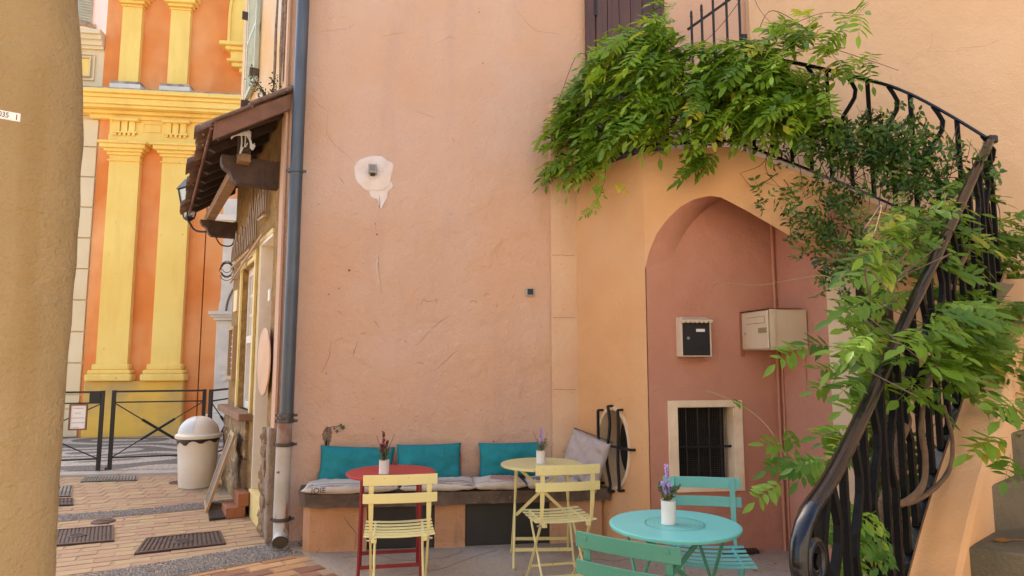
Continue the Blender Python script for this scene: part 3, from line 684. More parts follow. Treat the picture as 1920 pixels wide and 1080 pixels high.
def tile_mesh(u, f0, f1, lift, inv=False):
    mb = MB(); n = 7; P = []
    for j, f in enumerate((f0, f1)):
        r_ = .078 if j == 0 else .098
        row = []
        for k in range(n):
            a = math.pi*k/(n-1); row.append(RP(u-math.cos(a)*r_, f, lift+(j == 0)*.018+(math.sin(a)*r_*.75)*(-.4 if inv else 1)))
        P.append(row)
    mb.grid(P); Q = [[p+V((0, 0, -.012)) for p in r_] for r_ in P]; mb.grid(Q)
    for j in (0, 1):
        mb.add(P[j]+Q[j], [(k, k+1, n+k+1, n+k) for k in range(n-1)])
    return mb
for i in range(18):
    u = .02+i*.19
    for f0, f1, l in ((.0, .55, .035), (.48, 1.20, .01)): part('roof_tile', tile_mesh(u+random.uniform(-.01, .01), f0, f1+(random.uniform(-.05, .07) if f1 > 1 else 0), l), TILE, aw, smooth=50, fixn=False)
mb = MB(); mb.tube([RP(-.09, 1.03, -.02), RP(1.6, 1.03, -.03), RP(3.42, 1.03, -.02)], .014, 6); part('gutter_rod', mb, COPPER, aw)
mb = MB(); mb.hexa([RP(-.14, .5, .02), RP(-.02, .5, .02), RP(-.02, 1.04, .02), RP(-.14, 1.04, .02)], [RP(-.14, .5, .055), RP(-.02, .5, .055), RP(-.02, 1.04, .05), RP(-.14, 1.04, .05)]); mb.hexa([RP(-.14, -.05, .04), RP(-.02, -.05, .04), RP(-.02, .56, .04), RP(-.14, .56, .04)], [RP(-.14, -.05, .085), RP(-.02, -.05, .085), RP(-.02, .56, .08), RP(-.14, .56, .08)])
part('verge_tiles', mb, TILE, aw, bevel=.01)
def bracket(t, z0, z1, L, w_=.1):
    mb = MB()
    pr = [(-.02, z0), (L-.13, z0), (L-.10, z0+.03), (L-.07, z0+.10), (L-.02, z0+.13), (L, z0+.17), (L, z1), (-.02, z1)]
    mb.prism([FS.p(t, z, n) for n, z in pr], SD*w_); return part('bracket_beam', mb, DWOOD, aw, bevel=.004)
bracket(.28, 3.0, 3.24, .48, .12); bracket(2.95, 2.98, 3.17, .42, .12)
mb = MB(); mb.hexa([FS.p(.16, 3.17, .26), FS.p(3.2, 3.17, .26), FS.p(3.2, 3.17, .36), FS.p(.16, 3.17, .36)], [FS.p(.16, 3.26, .26), FS.p(3.2, 3.26, .26), FS.p(3.2, 3.26, .36), FS.p(.16, 3.26, .36)]); part('purlin', mb, MWOOD, aw, bevel=.004)
mb = MB(); mb.box(FS.p(.22, 3.34, .31), (.10, .12, .22), rot=Matrix.Rotation(AD, 3, 'Z')); part('post_stub', mb, DWOOD, aw, bevel=.004)
mb = MB(); rr = random.Random(4)
for k in range(7):
    a = rr.uniform(-.06, .06); b_ = rr.uniform(-.05, .05); l = rr.uniform(.10, .22)
    base = FS.p(.14, 3.42, .31)
    mb.tube(catmull([base+SN*a, base+SN*(a*.5+.02)+V((0, 0, .03)), base+SN*b_-V((0, 0, l*.5)), base+SN*(b_*1.3)-V((0, 0, l)), base+SN*(b_*1.3-.02)-V((0, 0, l*.7))], 4), .0045, 4)
for k in range(6):
    a = -.02+k*.006; mb.tube(catmull([FS.p(.15, 3.40+a, .27), FS.p(.13, 3.41+a, .31), FS.p(.15, 3.40+a, .39), FS.p(.2, 3.38+a, .42)], 4), .0045, 4)
solo('rope_knot', 'knot of frayed white cord tied round the awning post', 'cord', mb, ROPE, FS.p(.14, 3.42, .31))
# plant growing behind the awning top
def scatter_leaves(mb, pts, size, r, mi=0, asp=.45, down=.3):
    for p in pts:
        s = size*r.uniform(.7, 1.25); d_ = V((r.uniform(-1, 1), r.uniform(-1, 1), r.uniform(-1, .6)-down)).normalized()
        sd_ = d_.cross(V((r.uniform(-1, 1), r.uniform(-1, 1), r.uniform(-1, 1)))).normalized(); n_ = d_.cross(sd_)
        mb.add([p, p+d_*s*.45+sd_*s*asp*.5+n_*s*.06, p+d_*s, p+d_*s*.45-sd_*s*asp*.5+n_*s*.06], [(0, 1, 2), (0, 2, 3)], mi)
def bush(name, label, base, w_, h_, n, size, mat, twigs=8, seed=1, lean=V((0, 0, 0))):
    r = random.Random(seed); th = thing(name, label, 'plant', base); tm = MB(); lm = MB(); pts = []
    for k in range(twigs):
        e = V(base)+V((r.uniform(-w_, w_), r.uniform(-w_, w_)*.5, r.uniform(.3, 1)*h_))+lean*r.uniform(.4, 1)
        cv = catmull([base, (V(base)+e)/2+V((r.uniform(-.02, .02), 0, r.uniform(0, .04))), e], 5); tm.tube(cv, .004, 4, r2=.0015)
        for _ in range(n//twigs): pts.append(cv[r.randrange(3, len(cv))]+V((r.gauss(0, .02), r.gauss(0, .02), r.gauss(0, .02))))
    scatter_leaves(lm, pts, size, r)
    part('stem', tm, TWIG, th); part('foliage', lm, mat, th, fixn=False, kind='stuff')
    return th
GRN = leafmat('dusty_green_leaf', (.03, .055, .018), (.09, .13, .04), .2)
bush('wall_plant', 'small leafy weed growing where the awning meets the upper wall', FS.p(.32, 3.78, .08), .17, .30, 260, .03, GRN, 9, 5, V((-.06, 0, 0)))
bush('eave_weed', 'dry weed clinging to the far end of the awning tiles', RP(3.2, 1.0, -.02), .06, .10, 60, .025, DRY, 5, 6)
# lantern beyond the awning
lp = FS.p(3.35, 0, 0); LX, LY = -3.0, 9.1
la = thing('wall_lantern', 'black iron street lantern hanging beyond the awning tiles', 'lantern', (LX, LY, 3.34))
mb = MB(); mb.lathe([(.02, .53), (.08, .50), (.16, .40), (.18, .37), (.16, .365), (.0, .38)], (LX, LY, 3.34), 4); mb.lathe([(0, .58), (.02, .56), (.02, .53)], (LX, LY, 3.34), 8); part('hood', mb, BLKM, la)
mb = MB()
for k in range(4):
    a = math.pi/2*k; mb.tube([(LX+.15*math.cos(a), LY+.15*math.sin(a), 3.71), (LX+.07*math.cos(a), LY+.07*math.sin(a), 3.34)], .010, 4)
mb.lathe([(.075, .0), (.075, -.02), (.03, -.05), (0, -.07)], (LX, LY, 3.34), 4); part('cage', mb, BLKM, la)
mb = MB(); mb.lathe([(.062, .02), (.14, .36)], (LX, LY, 3.34), 4); part('glass', mb, GLASSL, la, fixn=False)
mb = MB(); mb.tube(catmull([(LX, LY, 3.28), (LX+.1, LY, 3.16), (LX+.35, LY-.1, 3.15), FS.p(3.08, 3.2, 0)], 5), .014, 6); part('arm', mb, BLKM, la)
# cable loops at the corner
mb = MB(); rr = random.Random(3)
mb.tube(catmull([FS.p(2.95, 2.98, .25), FS.p(2.95, 2.88, .18), FS.p(2.95, 2.88, .06), FS.p(2.95, 3.0, .02)], 6), .009, 5)
for k in range(5):
    c0 = FS.p(3.12, 2.62+rr.uniform(-.05, .05), .08); r_ = rr.uniform(.07, .12)
    mb.tube([c0+V((-math.cos(a)*r_*.8, 0, math.sin(a)*r_)) for a in [i*.45 for i in range(14)]], .004, 4)
solo('loose_cable', 'looped black cable hanging from the far awning bracket', 'cable', mb, BLKM, FS.p(2.95, 2.98, .25))
# leaning menu board by the door
bt = thing('menu_board', 'thin wooden menu board leaning against the stone base by the door', 'menu board', FS.p(1.55, 0, .3))
b0, b1 = FS.p(1.45, .004, .36), FS.p(1.95, .004, .33); up_ = (FS.p(1.5, .74, .13)-FS.p(1.5, .004, .36)); th_ = SD.cross(up_).normalized()*.025
mb = MB()
def bar(a, b_, wv_): mb.hexa([a, b_, b_+wv_, a+wv_], [a+th_, b_+th_, b_+wv_+th_, a+wv_+th_])
un = up_.normalized()
bar(b0, b1, un*.04); bar(b0+up_-un*.04, b1+up_-un*.04, un*.04); bar(b0+un*.04, b0+SD*.04+un*.04, up_-un*.08); bar(b1-SD*.04+un*.04, b1+un*.04, up_-un*.08); part('frame', mb, BOARDW, bt)
mb = MB(); a = b0+SD*.04+un*.04; c_ = b1-SD*.04+un*.04; q = th_*.3; mb.hexa([a+q, c_+q, c_+q*2, a+q*2], [p+up_-un*.08 for p in (a+q, c_+q, c_+q*2, a+q*2)]); part('board', mb, BOARD, bt)
# low mat by the step
mb = MB(); P = [FS.p(1.06, .012, .22), FS.p(1.42, .012, .22), FS.p(1.42, .012, .34), FS.p(1.06, .012, .36)]; mb.hexa([p-V((0, 0, .01)) for p in P], [p+V((0, 0, .012)) for p in P]); solo('door_mat', 'black door mat on the lane at the restaurant step', 'door mat', mb, BAG, P[0])
# ================================================================== PINK HOUSE
YP = 5.8
FP = Frame((0, YP, 0), (1, 0, 0), (0, -1, 0))
ph = thing('pink_house', 'pink plastered house wall with cracks and filler patch behind the bench', 'house', (0, YP, 0))
SPOTS = [(*FP.px(655, 695), .16, .17), (*FP.px(592, 750), .10, .12), (*FP.px(805, 566), .07, .025), (*FP.px(890, 567), .04, .02), (*FP.px(975, 470), .22, .14), (*FP.px(640, 655), .08, .10), (*FP.px(800, 610), .12, .05), (*FP.px(640, 45), .14, .06)]
def wall_d(x, z):                       # uneven plaster with a few shallow broken layers
    f = noise.noise(V((x*2.6+3, 1.7, z*2.6)))+.25*noise.noise(V((x*11, 4.7, z*11)))
    k = max(0, min(1, (f-.20)/.03)); k2 = max(0, min(1, (-.27-f)/.03))
    r_ = 0
    for a, b_, ra_, rb_ in SPOTS:
        q = ((x-a)/ra_)**2+((z-b_)/rb_)**2+.8*noise.noise(V((x*9, 2, z*9)))
        if q < 1: r_ -= .005*min(1, (1-q)*6)+.004*noise.noise(V((x*45, 6, z*45)))
    return r_+nz((x*1.1, 3, z*1.1), 1., .014)+nz((x, 8, z), 4., .003)+.0045*k*(z < 3.0)-.004*k2*(z < 2.6)
mb = MB(); P = []
nx, nz_ = 330, 440
for j in range(nz_+1):
    row = []
    for i in range(nx+1):
        x = -1.13+(4.28)*i/nx; z = 6.5*j/nz_
        d_ = wall_d(x, z)
        row.append(V((x, YP-d_-.005, z)))
    P.append(row)
mb.grid(P); wall = part('wall', mb, PINK, ph, smooth=True)
fbox(FP, 'wall_core', ph, PINK, (-1.13, 3.15, 0, 6.9, -.5, -.03), (-1.13, 3.15, 6.5, 6.9, -.03, 0))
mb = MB(); BP = [V((-1.05, 6.33, 0)), FS.p(3.05, 0, -.47), V((4.5, 9.0, 0)), V((4.5, 6.33, 0))]; mb.prism(BP, V((0, 0, 6.8))); part('unseen_house_body', mb, SIDEUP, ph)  # unseen bulk added behind the walls to keep sun off the lane
# corner return
fbox(FP, 'corner_return', ph, PINK, (-1.16, -1.13, 0, 6.9, -.25, .0))
def patch(name, pix, mat, off, parent=ph, n=48, jit=.006, seed=1, F=None, thick=.001):
    F = F or FP; r = random.Random(seed); pts = [F.px(x, y) for x, y in pix]; pts = catmull([V((a, b, 0)) for a, b in pts]+[V((*pts[0], 0))], 8)[:-1]
    pts = [V((p.x+r.uniform(-jit, jit), p.y+r.uniform(-jit, jit), 0)) for p in pts]
    mb = MB(); cx = sum(p.x for p in pts)/len(pts); cy = sum(p.y for p in pts)/len(pts); rings = []
    for f in (1, 1.0, .9, .75, .6, .45, .3, .15, .01):
        rings.append([F.p(cx+(p.x-cx)*f, cy+(p.y-cy)*f, wall_d(cx+(p.x-cx)*f, cy+(p.y-cy)*f)+.005+(off if len(rings) else 0)) for p in pts])
    mb.grid([r_+[r_[0]] for r_ in rings]); return part(name, mb, mat, parent, fixn=False, smooth=True)
patch('filler_patch', [(700, 293), (716, 294), (727, 301), (738, 309), (736, 326), (732, 340), (728, 350), (716, 358), (702, 358), (686, 358), (675, 348), (667, 336), (664, 318), (669, 305), (682, 297)], PATCH, .0060, jit=.003)
patch('filler_drip', [(688, 350), (700, 340), (728, 338), (737, 350), (728, 360), (726, 371), (720, 382), (714, 393), (710, 387), (707, 374), (696, 371), (692, 362)], PATCH, .0050, jit=.003)
patch('paint_smear', [(710, 470), (709, 490), (708, 505), (712, 522), (715, 540), (714, 552), (711, 535), (706, 512), (706, 492)], SMEAR, .004, jit=.003)
patch('bare_spot', [(612, 800), (620, 802), (622, 815), (618, 832), (613, 838), (607, 828), (605, 812)], BARE, .003, jit=.006, seed=3)
for i, pp in enumerate(([(636, 672), (660, 668), (676, 676), (678, 690), (700, 700), (690, 716), (668, 728), (655, 715), (648, 695), (634, 684)], [(590, 742), (612, 730), (608, 750), (592, 770), (575, 768), (578, 752)], [(790, 562), (818, 561), (820, 570), (798, 572), (788, 570)], [(884, 565), (896, 564), (895, 570), (884, 569)])):
    pass
mb = MB(); rr = random.Random(21)
cracks = [[(790, 572), (792, 562), (800, 566), (818, 562), (820, 570)], [(882, 566), (890, 564), (896, 569)], [(778, 648), (790, 640), (800, 625), (815, 612), (830, 600), (846, 588)], [(815, 694), (830, 682), (845, 668), (860, 655)],
          [(620, 640), (618, 665), (608, 690), (602, 700)], [(632, 583), (638, 586), (642, 590)], [(780, 680), (790, 680), (797, 684)], [(676, 626), (688, 625)], [(614, 215), (612, 250), (630, 275), (650, 290), (664, 305)], [(960, 560), (965, 552)], [(906, 556), (912, 550), (918, 552)], [(930, 576), (934, 570)],
          [(605, 870), (596, 890), (592, 905)], [(968, 20), (985, 40), (1005, 58), (1050, 64)], [(820, 80), (845, 70), (855, 76)], [(715, 70), (740, 64), (760, 60)], [(636, 330), (645, 345)], [(700, 600), (712, 615)], [(780, 210), (800, 216), (815, 222)], [(848, 258), (852, 268)], [(585, 180), (600, 198), (615, 210)], [(600, 60), (650, 55), (665, 45)], [(670, 640), (660, 670)]]
for c_ in cracks:
    q = []
    for (xa, ya), (xb, yb) in zip(c_, c_[1:]):
        for k in range(4):
            s = k/4; q.append((xa+(xb-xa)*s+rr.uniform(-1, 1), ya+(yb-ya)*s+rr.uniform(-1, 1)))
    q.append(c_[-1]); pts = []
    for x, y in q:
        u, z = FP.px(x, y)
        pts.append(FP.p(u, z, wall_d(u, z)+.0055))
    mb.tube(pts, lambda s: .0005+.0013*math.sin(math.pi*s)*(1 if c_[0][1] > 300 else .4), 4)
part('crack', mb, CRK, ph, kind='stuff')
mb = MB()
for x, y, s in ((655, 507, 3), (707, 440, 2), (704, 420, 1.2), (617, 552, 1.6), (636, 541, 1.6), (780, 780, 1.5), (612, 700, 1.5), (700, 785, 1.5), (925, 827, 2), (760, 640, 1.3), (905, 120, 1.2), (898, 25, 1.4)):
    u, z = FP.px(x, y); mb.lathe([(0, .004), (.0028*s, .003), (.003*s, -.03)], FP.p(u, z, .022), 7, ax=FP.rot())
part('drill_holes', mb, CRK, ph)
# buttress strip
mb = MB(); P = []
for j in range(61):
    z = 3.8*j/60; e = .012*noise.noise(V((0, 0, z*3)))
    P.append([V((1.150+e*.3, YP+.05, z)), V((1.160+e*.4, YP-.05-nz((0, 1, z), 5, .004), z)), V((1.25, YP-.058-nz((2, 1, z), 5, .005), z)), V((1.33, YP-.058-nz((4, 1, z), 5, .005), z)), V((1.40, YP-.05, z)), V((1.41, YP+.05, z))])
mb.grid(P); mb.add([P[-1][i] for i in (0, 1, 2, 3, 4, 5)], [(0, 1, 2, 3, 4, 5)]); part('buttress', mb, BUTT, ph)
mb = MB()
for y in (480, 596, 730):
    u0, z0 = FP.px(1036, y); mb.tube([V((1.165+.023*k, YP-.0615, z0+rr.uniform(-.004, .004))) for k in range(10)], .0014, 4)
part('buttress_cracks', mb, CRK, ph)
# lamps
def wall_lamp(label, x, y, s, dep, dark):
    u, z = FP.px(x, y); th = thing('wall_lamp', label, 'wall lamp', FP.p(u, z, .02), 0)
    mb = MB(); FP.box(mb, u-s, u+s, z-s, z+s, .022, .022+dep); part('housing', mb, LMP, th, bevel=.004)
    mb = MB(); FP.box(mb, u-s*.72, u+s*.72, z-s*.72, z+s*.72, .022+dep, .0235+dep); part('lens', mb, LENS if not dark else BLKM, th)
    if not dark:
        mb = MB(); mb.tube([FP.p(u, z-s, .06), FP.p(u, z-s-.015, .06)], .022, 10); part('down_lens', mb, BLKM, th)
wall_lamp('small square grey lamp standing out from the white filler patch', 700, 322, .036, .10, False)
wall_lamp('small square black switch box in a pale frame right of the cracks', 993, 548, .036, .02, True)
# downpipe
dp = thing('downpipe', 'tall blue grey downpipe with a chipped white foot at the house corner', 'downpipe', (-1.03, 5.68, 0))
PX = lambda z: -1.045+.004*z
mb = MB(); mb.tube([V((PX(z)+nz((0, 0, z), 2, .004), 5.66, z)) for z in [.98+.3*i for i in range(25)]], .052, 18); part('upper_pipe', mb, ZINC, dp, smooth=40)
mb = MB(); mb.tube([V((PX(z)-.012, 5.655, z)) for z in (.80, .9, .985)], .058, 18); part('rusty_sleeve', mb, M('rust_band', (.22, .11, .075), .7, (.34, .30, .26), 9, .3, 30), dp, smooth=40)
mb = MB(); pts = [V((PX(z)-.012, 5.655, z)) for z in (.80, .6, .4, .26)]+[V((-1.052, 5.65, .17)), V((-1.045, 5.62, .10)), V((-1.035, 5.56, .068))]
mb.tube(pts, .060, 18, cap=False); mb.tube([pts[-1]+V((0, .01, .003)), pts[-1]+V((.003, -.02, -.008))], .066, 18, cap=False); part('foot_pipe', mb, PIPEW, dp, smooth=40, fixn=False)
mb = MB(); mb.tube([pts[-2], pts[-1]+V((0, -.012, -.004))], .055, 18); part('pipe_mouth', mb, M('pipe_inside', (.10, .075, .05), .9), dp)
for z, r_ in ((3.05, .056), (.985, .062), (1.03, .060), (.80, .064), (.22, .064)):
    mb = MB(); cx = PX(z)-.006
    mb.lathe([(r_, -.014), (r_+.006, -.014), (r_+.008, 0), (r_+.006, .014), (r_, .014)], (cx, 5.657, z), 22); mb.box((cx+r_+.015, 5.66, z), (.03, .02, .02)); mb.box((cx-r_-.012, 5.66, z), (.02, .02, .02)); part('clamp', mb, CLAMP if z != 3.05 else ZINC, dp, smooth=40)
# ivy sprig rooted in the crack
iv = thing('ivy_sprig', 'tiny ivy sprig growing out of the bare crack above the bench', 'plant', FP.p(*FP.px(618, 805), .02))
cv = [FP.p(*FP.px(x, y), .03) for x, y in ((618, 803), (625, 799), (632, 800), (638, 797), (645, 800))]
mb = MB(); mb.tube(catmull(cv, 4), .0025, 4); part('stem', mb, TWIG, iv)
for (x, y), s in (((633, 808), .032), ((640, 797), .03), ((644, 801), .04), ((628, 803), .02)):
    c0 = FP.p(*FP.px(x, y), .035); mb = MB(); ring = [(0, 1), (.35, .35), (1, .3), (.5, -.2), (.55, -.9), (0, -.6), (-.55, -.9), (-.5, -.2), (-1, .3), (-.35, .35)]
    mb.prism([c0+V((a*s*.6, -.004*abs(a), -b*s*.6)) for a, b in ring], V((0, -.001, 0))); part('leaf', mb, GRN, iv)
# ================================================================== BENCH
be = thing('masonry_bench', 'low masonry bench with stone slab seat and two black cupboard doors along the pink wall', 'bench', (.3, 5.5, 0))
mb = MB(); P = []; S0 = [(-.93, 5.79), (-.90, 5.48), (-.84, 5.41), (-.76, 5.37), (-.2, 5.36), (.2, 5.355), (.7, 5.36), (1.2, 5.355), (1.56, 5.36), (1.56, 5.42), (1.38, 5.76)]
def ztop(x): return .455-.012*(x+.9)/2.4
rr = random.Random(8); S1 = []
for (a, b_), (c_, d_) in zip(S0, S0[1:]):
    n = max(1, int(math.hypot(c_-a, d_-b_)/.05))
    for k in range(n): S1.append((a+(c_-a)*k/n, b_+(d_-b_)*k/n))
S1.append(S0[-1]); S1 = [(x, y-(rr.uniform(0, .008) if y < 5.5 else 0)) for x, y in S1]
mb.hexa([V((x+(.008 if x < 0 else -.0), y+rr.uniform(.004, .016) if y < 5.5 else y, .352+rr.uniform(-.006, .006))) for x, y in S1], [V((x, y, ztop(x))) for x, y in S1]); part('slab', mb, SLAB, be)
def pier(x0, x1, y0=5.43):
    mb = MB(); nx = max(2, int((x1-x0)/.06)); P = []
    for j in range(8):
        z = .36*j/7; P.append([V((x0+(x1-x0)*i/nx, y0-nz((x0+i*.06, 2, z), 6, .008)-(.012 if j == 0 else 0), z)) for i in range(nx+1)])
    mb.grid(P)
    for sx in (0, -1): mb.grid([[p[sx], V((p[sx].x, YP, p[sx].z))] for p in P])
    return part('pier', mb, BENCHM, be)
pier(-.80, -.37); pier(.15, .39); pier(1.07, 1.50)
mb = MB(); mb.tube([V((-.80+.02*math.cos(a), 5.45, .0)) for a in (0, .1)], .01, 3) if False else mb.prism([V((-.80, 5.435, 0)), V((-.86, 5.50, 0)), V((-.88, 5.79, 0)), V((-.80, 5.79, 0))], V((0, 0, .355))); part('rounded_end', mb, BENCHM, be)
for x0, x1, zb in ((-.37, .15, .02), (.39, 1.07, .015)):
    mb = MB(); mb.box(((x0+x1)/2, 5.455, (zb+.345)/2), (x1-x0-.008, .02, .345-zb)); d_ = part('cupboard_door', mb, DOORB, be, bevel=.002)
    mb = MB(); mb.tube([V((x1-.06 if x0 < 0 else x0+.22, 5.445, .30 if x0 > 0 else .2)), V((x1-.06 if x0 < 0 else x0+.22, 5.44, .30 if x0 > 0 else .2))], .006, 8); part('keyhole', mb, BLKM, d_)
mb = MB()
for c_ in ([(645, 970), (655, 985), (668, 1000), (665, 1030)], [(588, 760+280), (600, 1030)]):
    mb.tube([onpl(x, y, (0, 5.418, 0), V((0, 1, 0))) for x, y in c_], .002, 4)
part('pier_crack', mb, CRK, be)
bush('corner_weed', 'dark scrap of weed at the foot of the downpipe beside the bench', (-.88, 5.62, .015), .05, .05, 50, .02, TWIG, 5, 8)
# ================================================================== STAIRCASE BODY, ALCOVE
A0, A1, A2 = V((1.366, 5.8, 0)), V((1.76, 5.0, 0)), V((2.85, 4.32, 0))
T = V((3.5, 3.56, 0))
path = [A0+(A1-A0)*i/14 for i in range(14)]+catmull([A0*.12+A1*.88, A1, V((2.17, 4.72, 0)), V((2.50, 4.53, 0)), A2, V((2.99, 4.21, 0)), V((3.15, 4.06, 0)), T], 10)
dist = [0]
for a, b_ in zip(path, path[1:]): dist.append(dist[-1]+(b_-a).length)
def at_s(s):
    s = max(0, min(dist[-1], s))
    for i in range(len(path)-1):
        if s <= dist[i+1]: return path[i]+(path[i+1]-path[i])*((s-dist[i])/(dist[i+1]-dist[i]))
    return path[-1]
def s_of(p): return dist[min(range(len(path)), key=lambda i: (path[i]-p).length)]
def hd(p): return (V((p.x, p.y, CAM.z))-CAM).dot(HF)
sA1, sA2, sR0, sR1, sT = s_of(A1), s_of(A2), s_of(V((2.99, 4.21, 0))), s_of(V((3.15, 4.06, 0))), dist[-1]
s85 = s_of(V((2.335, 4.64, 0)))
RAILZ = [(0, 3.93), (sA1, 3.90), (s85, 3.84), (sA2, 3.61), ((sA2+sT)/2, 3.34), (sA2+(sT-sA2)*.78, 3.07), (sT, 2.83)]
RAILH = [(0, .74), (s85, .71), (sA2, .81), ((sA2+sT)/2, .86), (sT, .76)]
def railz(s): return interp(s, RAILZ)
def botz(s): return railz(s)-interp(s, RAILH)
ARC = [(1212, 502), (1216, 475), (1230, 440), (1250, 412), (1275, 388), (1300, 374), (1330, 367), (1352, 370), (1400, 395), (1450, 424), (1500, 453), (1553, 482), (1590, 508), (1640, 530), (1700, 560)]
def arcz(p):
    z = 2.4
    for _ in range(5):
        x, _y = proj((p.x, p.y, z)); x = max(1212, x); q = atd(x, interp(x, ARC), hd(p)); z = q.z
    return z
st = thing('staircase', 'ochre masonry staircase with pointed arch alcove beneath and concrete steps', 'staircase', (2.4, 4.5, 0))
mb = MB(); SS = sorted(set([sA1*i/8 for i in range(9)]+[sA1+(sT-sA1)*i/70 for i in range(71)]+[sA2, sR0, sR1]))
frontarc = []
for s0, s1 in zip(SS, SS[1:]):
    a, b_ = at_s(s0), at_s(s1); ta, tb = botz(s0)-.05, botz(s1)-.05; m_ = (s0+s1)/2
    if m_ < sA1: la_, lb = 1.35, 1.35
    elif m_ < sR1: la_, lb = arcz(a), arcz(b_)
    else: la_, lb = 0, 0
    if sA1 <= m_ < sR1: frontarc.append((a, b_, la_, lb, m_))
    n = 6
    mb.grid([[V((a.x, a.y, la_+(ta-la_)*k/n)), V((b_.x, b_.y, lb+(tb-lb)*k/n))] for k in range(n+1)])
# top cap (kerb under the railing)
for s0, s1 in zip(SS, SS[1:]):
    a, b_ = at_s(s0), at_s(s1); d_ = (b_-a).normalized(); nb = V((-d_.y, d_.x, 0)); nb = nb if nb.dot(V((a.x, a.y, 0))) > 0 else -nb
    za, zb = botz(s0)-.05, botz(s1)-.05
    mb.grid([[V((a.x, a.y, za)), V((b_.x, b_.y, zb))], [V((a.x, a.y, za))+nb*.13, V((b_.x, b_.y, zb))+nb*.13], [V((a.x, a.y, za-.3))+nb*.13, V((b_.x, b_.y, zb-.3))+nb*.13]])
# lower part of the oblique wall round the oval window
UO = (A1-A0).normalized(); NO = V((UO.y, -UO.x, 0)); FO = Frame(A0, UO, NO); LO = (A1-A0).length
ec, ea, eb = (.50, .765), .175, .305
def ell(a, k=1., kz=None): return (ec[0]+ea*k*math.cos(a), ec[1]+eb*(kz or k)*math.sin(a))
R_ = (.15, .86, .35, 1.35); ang = sorted(set([2*math.pi*i/40 for i in range(40)]))
def rectpt(a):
    dx, dz = math.cos(a), math.sin(a); ts_ = []
    if dx > 1e-9: ts_.append((R_[1]-ec[0])/dx)
    if dx < -1e-9: ts_.append((R_[0]-ec[0])/dx)
    if dz > 1e-9: ts_.append((R_[3]-ec[1])/dz)
    if dz < -1e-9: ts_.append((R_[2]-ec[1])/dz)
    t_ = min(ts_); return (ec[0]+dx*t_, ec[1]+dz*t_)
ca_ = [math.atan2(z-ec[1], x-ec[0]) % (2*math.pi) for x in R_[:2] for z in R_[2:]]; ang = sorted(ang+ca_)
for a, b_ in zip(ang, ang[1:]+[ang[0]]):
    q = [ell(a), ell(b_), rectpt(b_), rectpt(a)]; mb.add([FO.p(u, z) for u, z in q], [(0, 1, 2, 3)])
for u0, u1, z0, z1 in ((0, .15, 0, 1.35), (.86, LO, 0, 1.35), (.15, .86, 0, .35)): mb.add([FO.p(u0, z0), FO.p(u1, z0), FO.p(u1, z1), FO.p(u0, z1)], [(0, 1, 2, 3)])
part('front_wall', mb, OCHRE, st, smooth=30, fixn=False)
# vault
BK_ = [(1263, 483), (1264, 478), (1268, 466), (1276, 450), (1288, 430), (1304, 410), (1322, 394), (1340, 381), (1354, 371)]
YB = 5.0
mb = MB(); rows = []
for (a, b_, la_, lb, m_) in frontarc+[(frontarc[-1][1], frontarc[-1][1], frontarc[-1][3], frontarc[-1][3], 0)]:
    x, _ = proj((a.x, a.y, la_))
    if x < 1352:
        f = (x-1212)/140; f = max(0, min(1, f)); k = f*(len(BK_)-1); i = min(int(k), len(BK_)-2); px_, py_ = BK_[i][0]+(BK_[i+1][0]-BK_[i][0])*(k-i), BK_[i][1]+(BK_[i+1][1]-BK_[i][1])*(k-i)
        q = ony(px_, py_, YB-.001)
    else:
        q0 = ony(1354, 371, YB-.001); q = V((min(4.2, q0.x+(x-1352)/200*(2.85-q0.x)), YB-.001, q0.z))
    rows.append([V((a.x, a.y, la_)), V((a.x, a.y, la_))*.5+q*.5, q])
mb.grid(rows); part('vault', mb, ALC, st, smooth=True, fixn=False)
# alcove back wall with window hole
FA = Frame((0, YB, 0), (1, 0, 0), (0, -1, 0))
W0, W1, WZ0, WZ1 = 1.99, 2.455, .53, 1.11
fbox(FA, 'alcove_back_wall', st, ALC, (1.768, W0, 0, 2.78, -.3, 0), (W1, 2.87, 0, 3.0, -.3, 0), (W0, W1, 0, WZ0, -.3, 0), (W0, W1, WZ1, 3.0, -.3, 0))
mb = MB(); mb.hexa([V((2.85, 4.322, 0)), V((2.85, 5.0, 0)), V((2.988, 5.0, 0)), V((2.988, 4.215, 0))], [V((2.85, 4.322, 2.62)), V((2.85, 5.0, 2.62)), V((2.988, 5.0, 2.62)), V((2.988, 4.215, 2.62))]); 
part('alcove_side_wall', mb, ALC, st)
z0_ = arcz(A2); z1_ = arcz(V((2.988, 4.215, 0)))
dN = (V((2.988, 4.215, 0))-V((2.85, 4.322, 0))); nn = V((-dN.y, dN.x, 0)).normalized(); nn = -nn if nn.y > 0 else nn
mb = MB(); a = V((2.846, 4.322, 0))+nn*.004; b_ = V((2.992, 4.212, 0))+nn*.004
mb.hexa([a, b_, b_-nn*.006, a-nn*.006], [a+V((0, 0, z0_-.09)), b_+V((0, 0, z0_-.09)), b_-nn*.006+V((0, 0, z0_-.09)), a-nn*.006+V((0, 0, z0_-.09))]); part('cream_wall_end', mb, CREAM, st)
fbox(Frame((0, 5.0, 0), (1, 0, 0), (0, -1, 0)), 'passage_wall', st, TAUPE, (2.99, 4.3, 0, 2.6, -.3, .35))
mb = MB(); mb.box((3.9, 4.4, 1.0), (.9, .5, 2.0)); part('passage_side', mb, TAUPE, st)
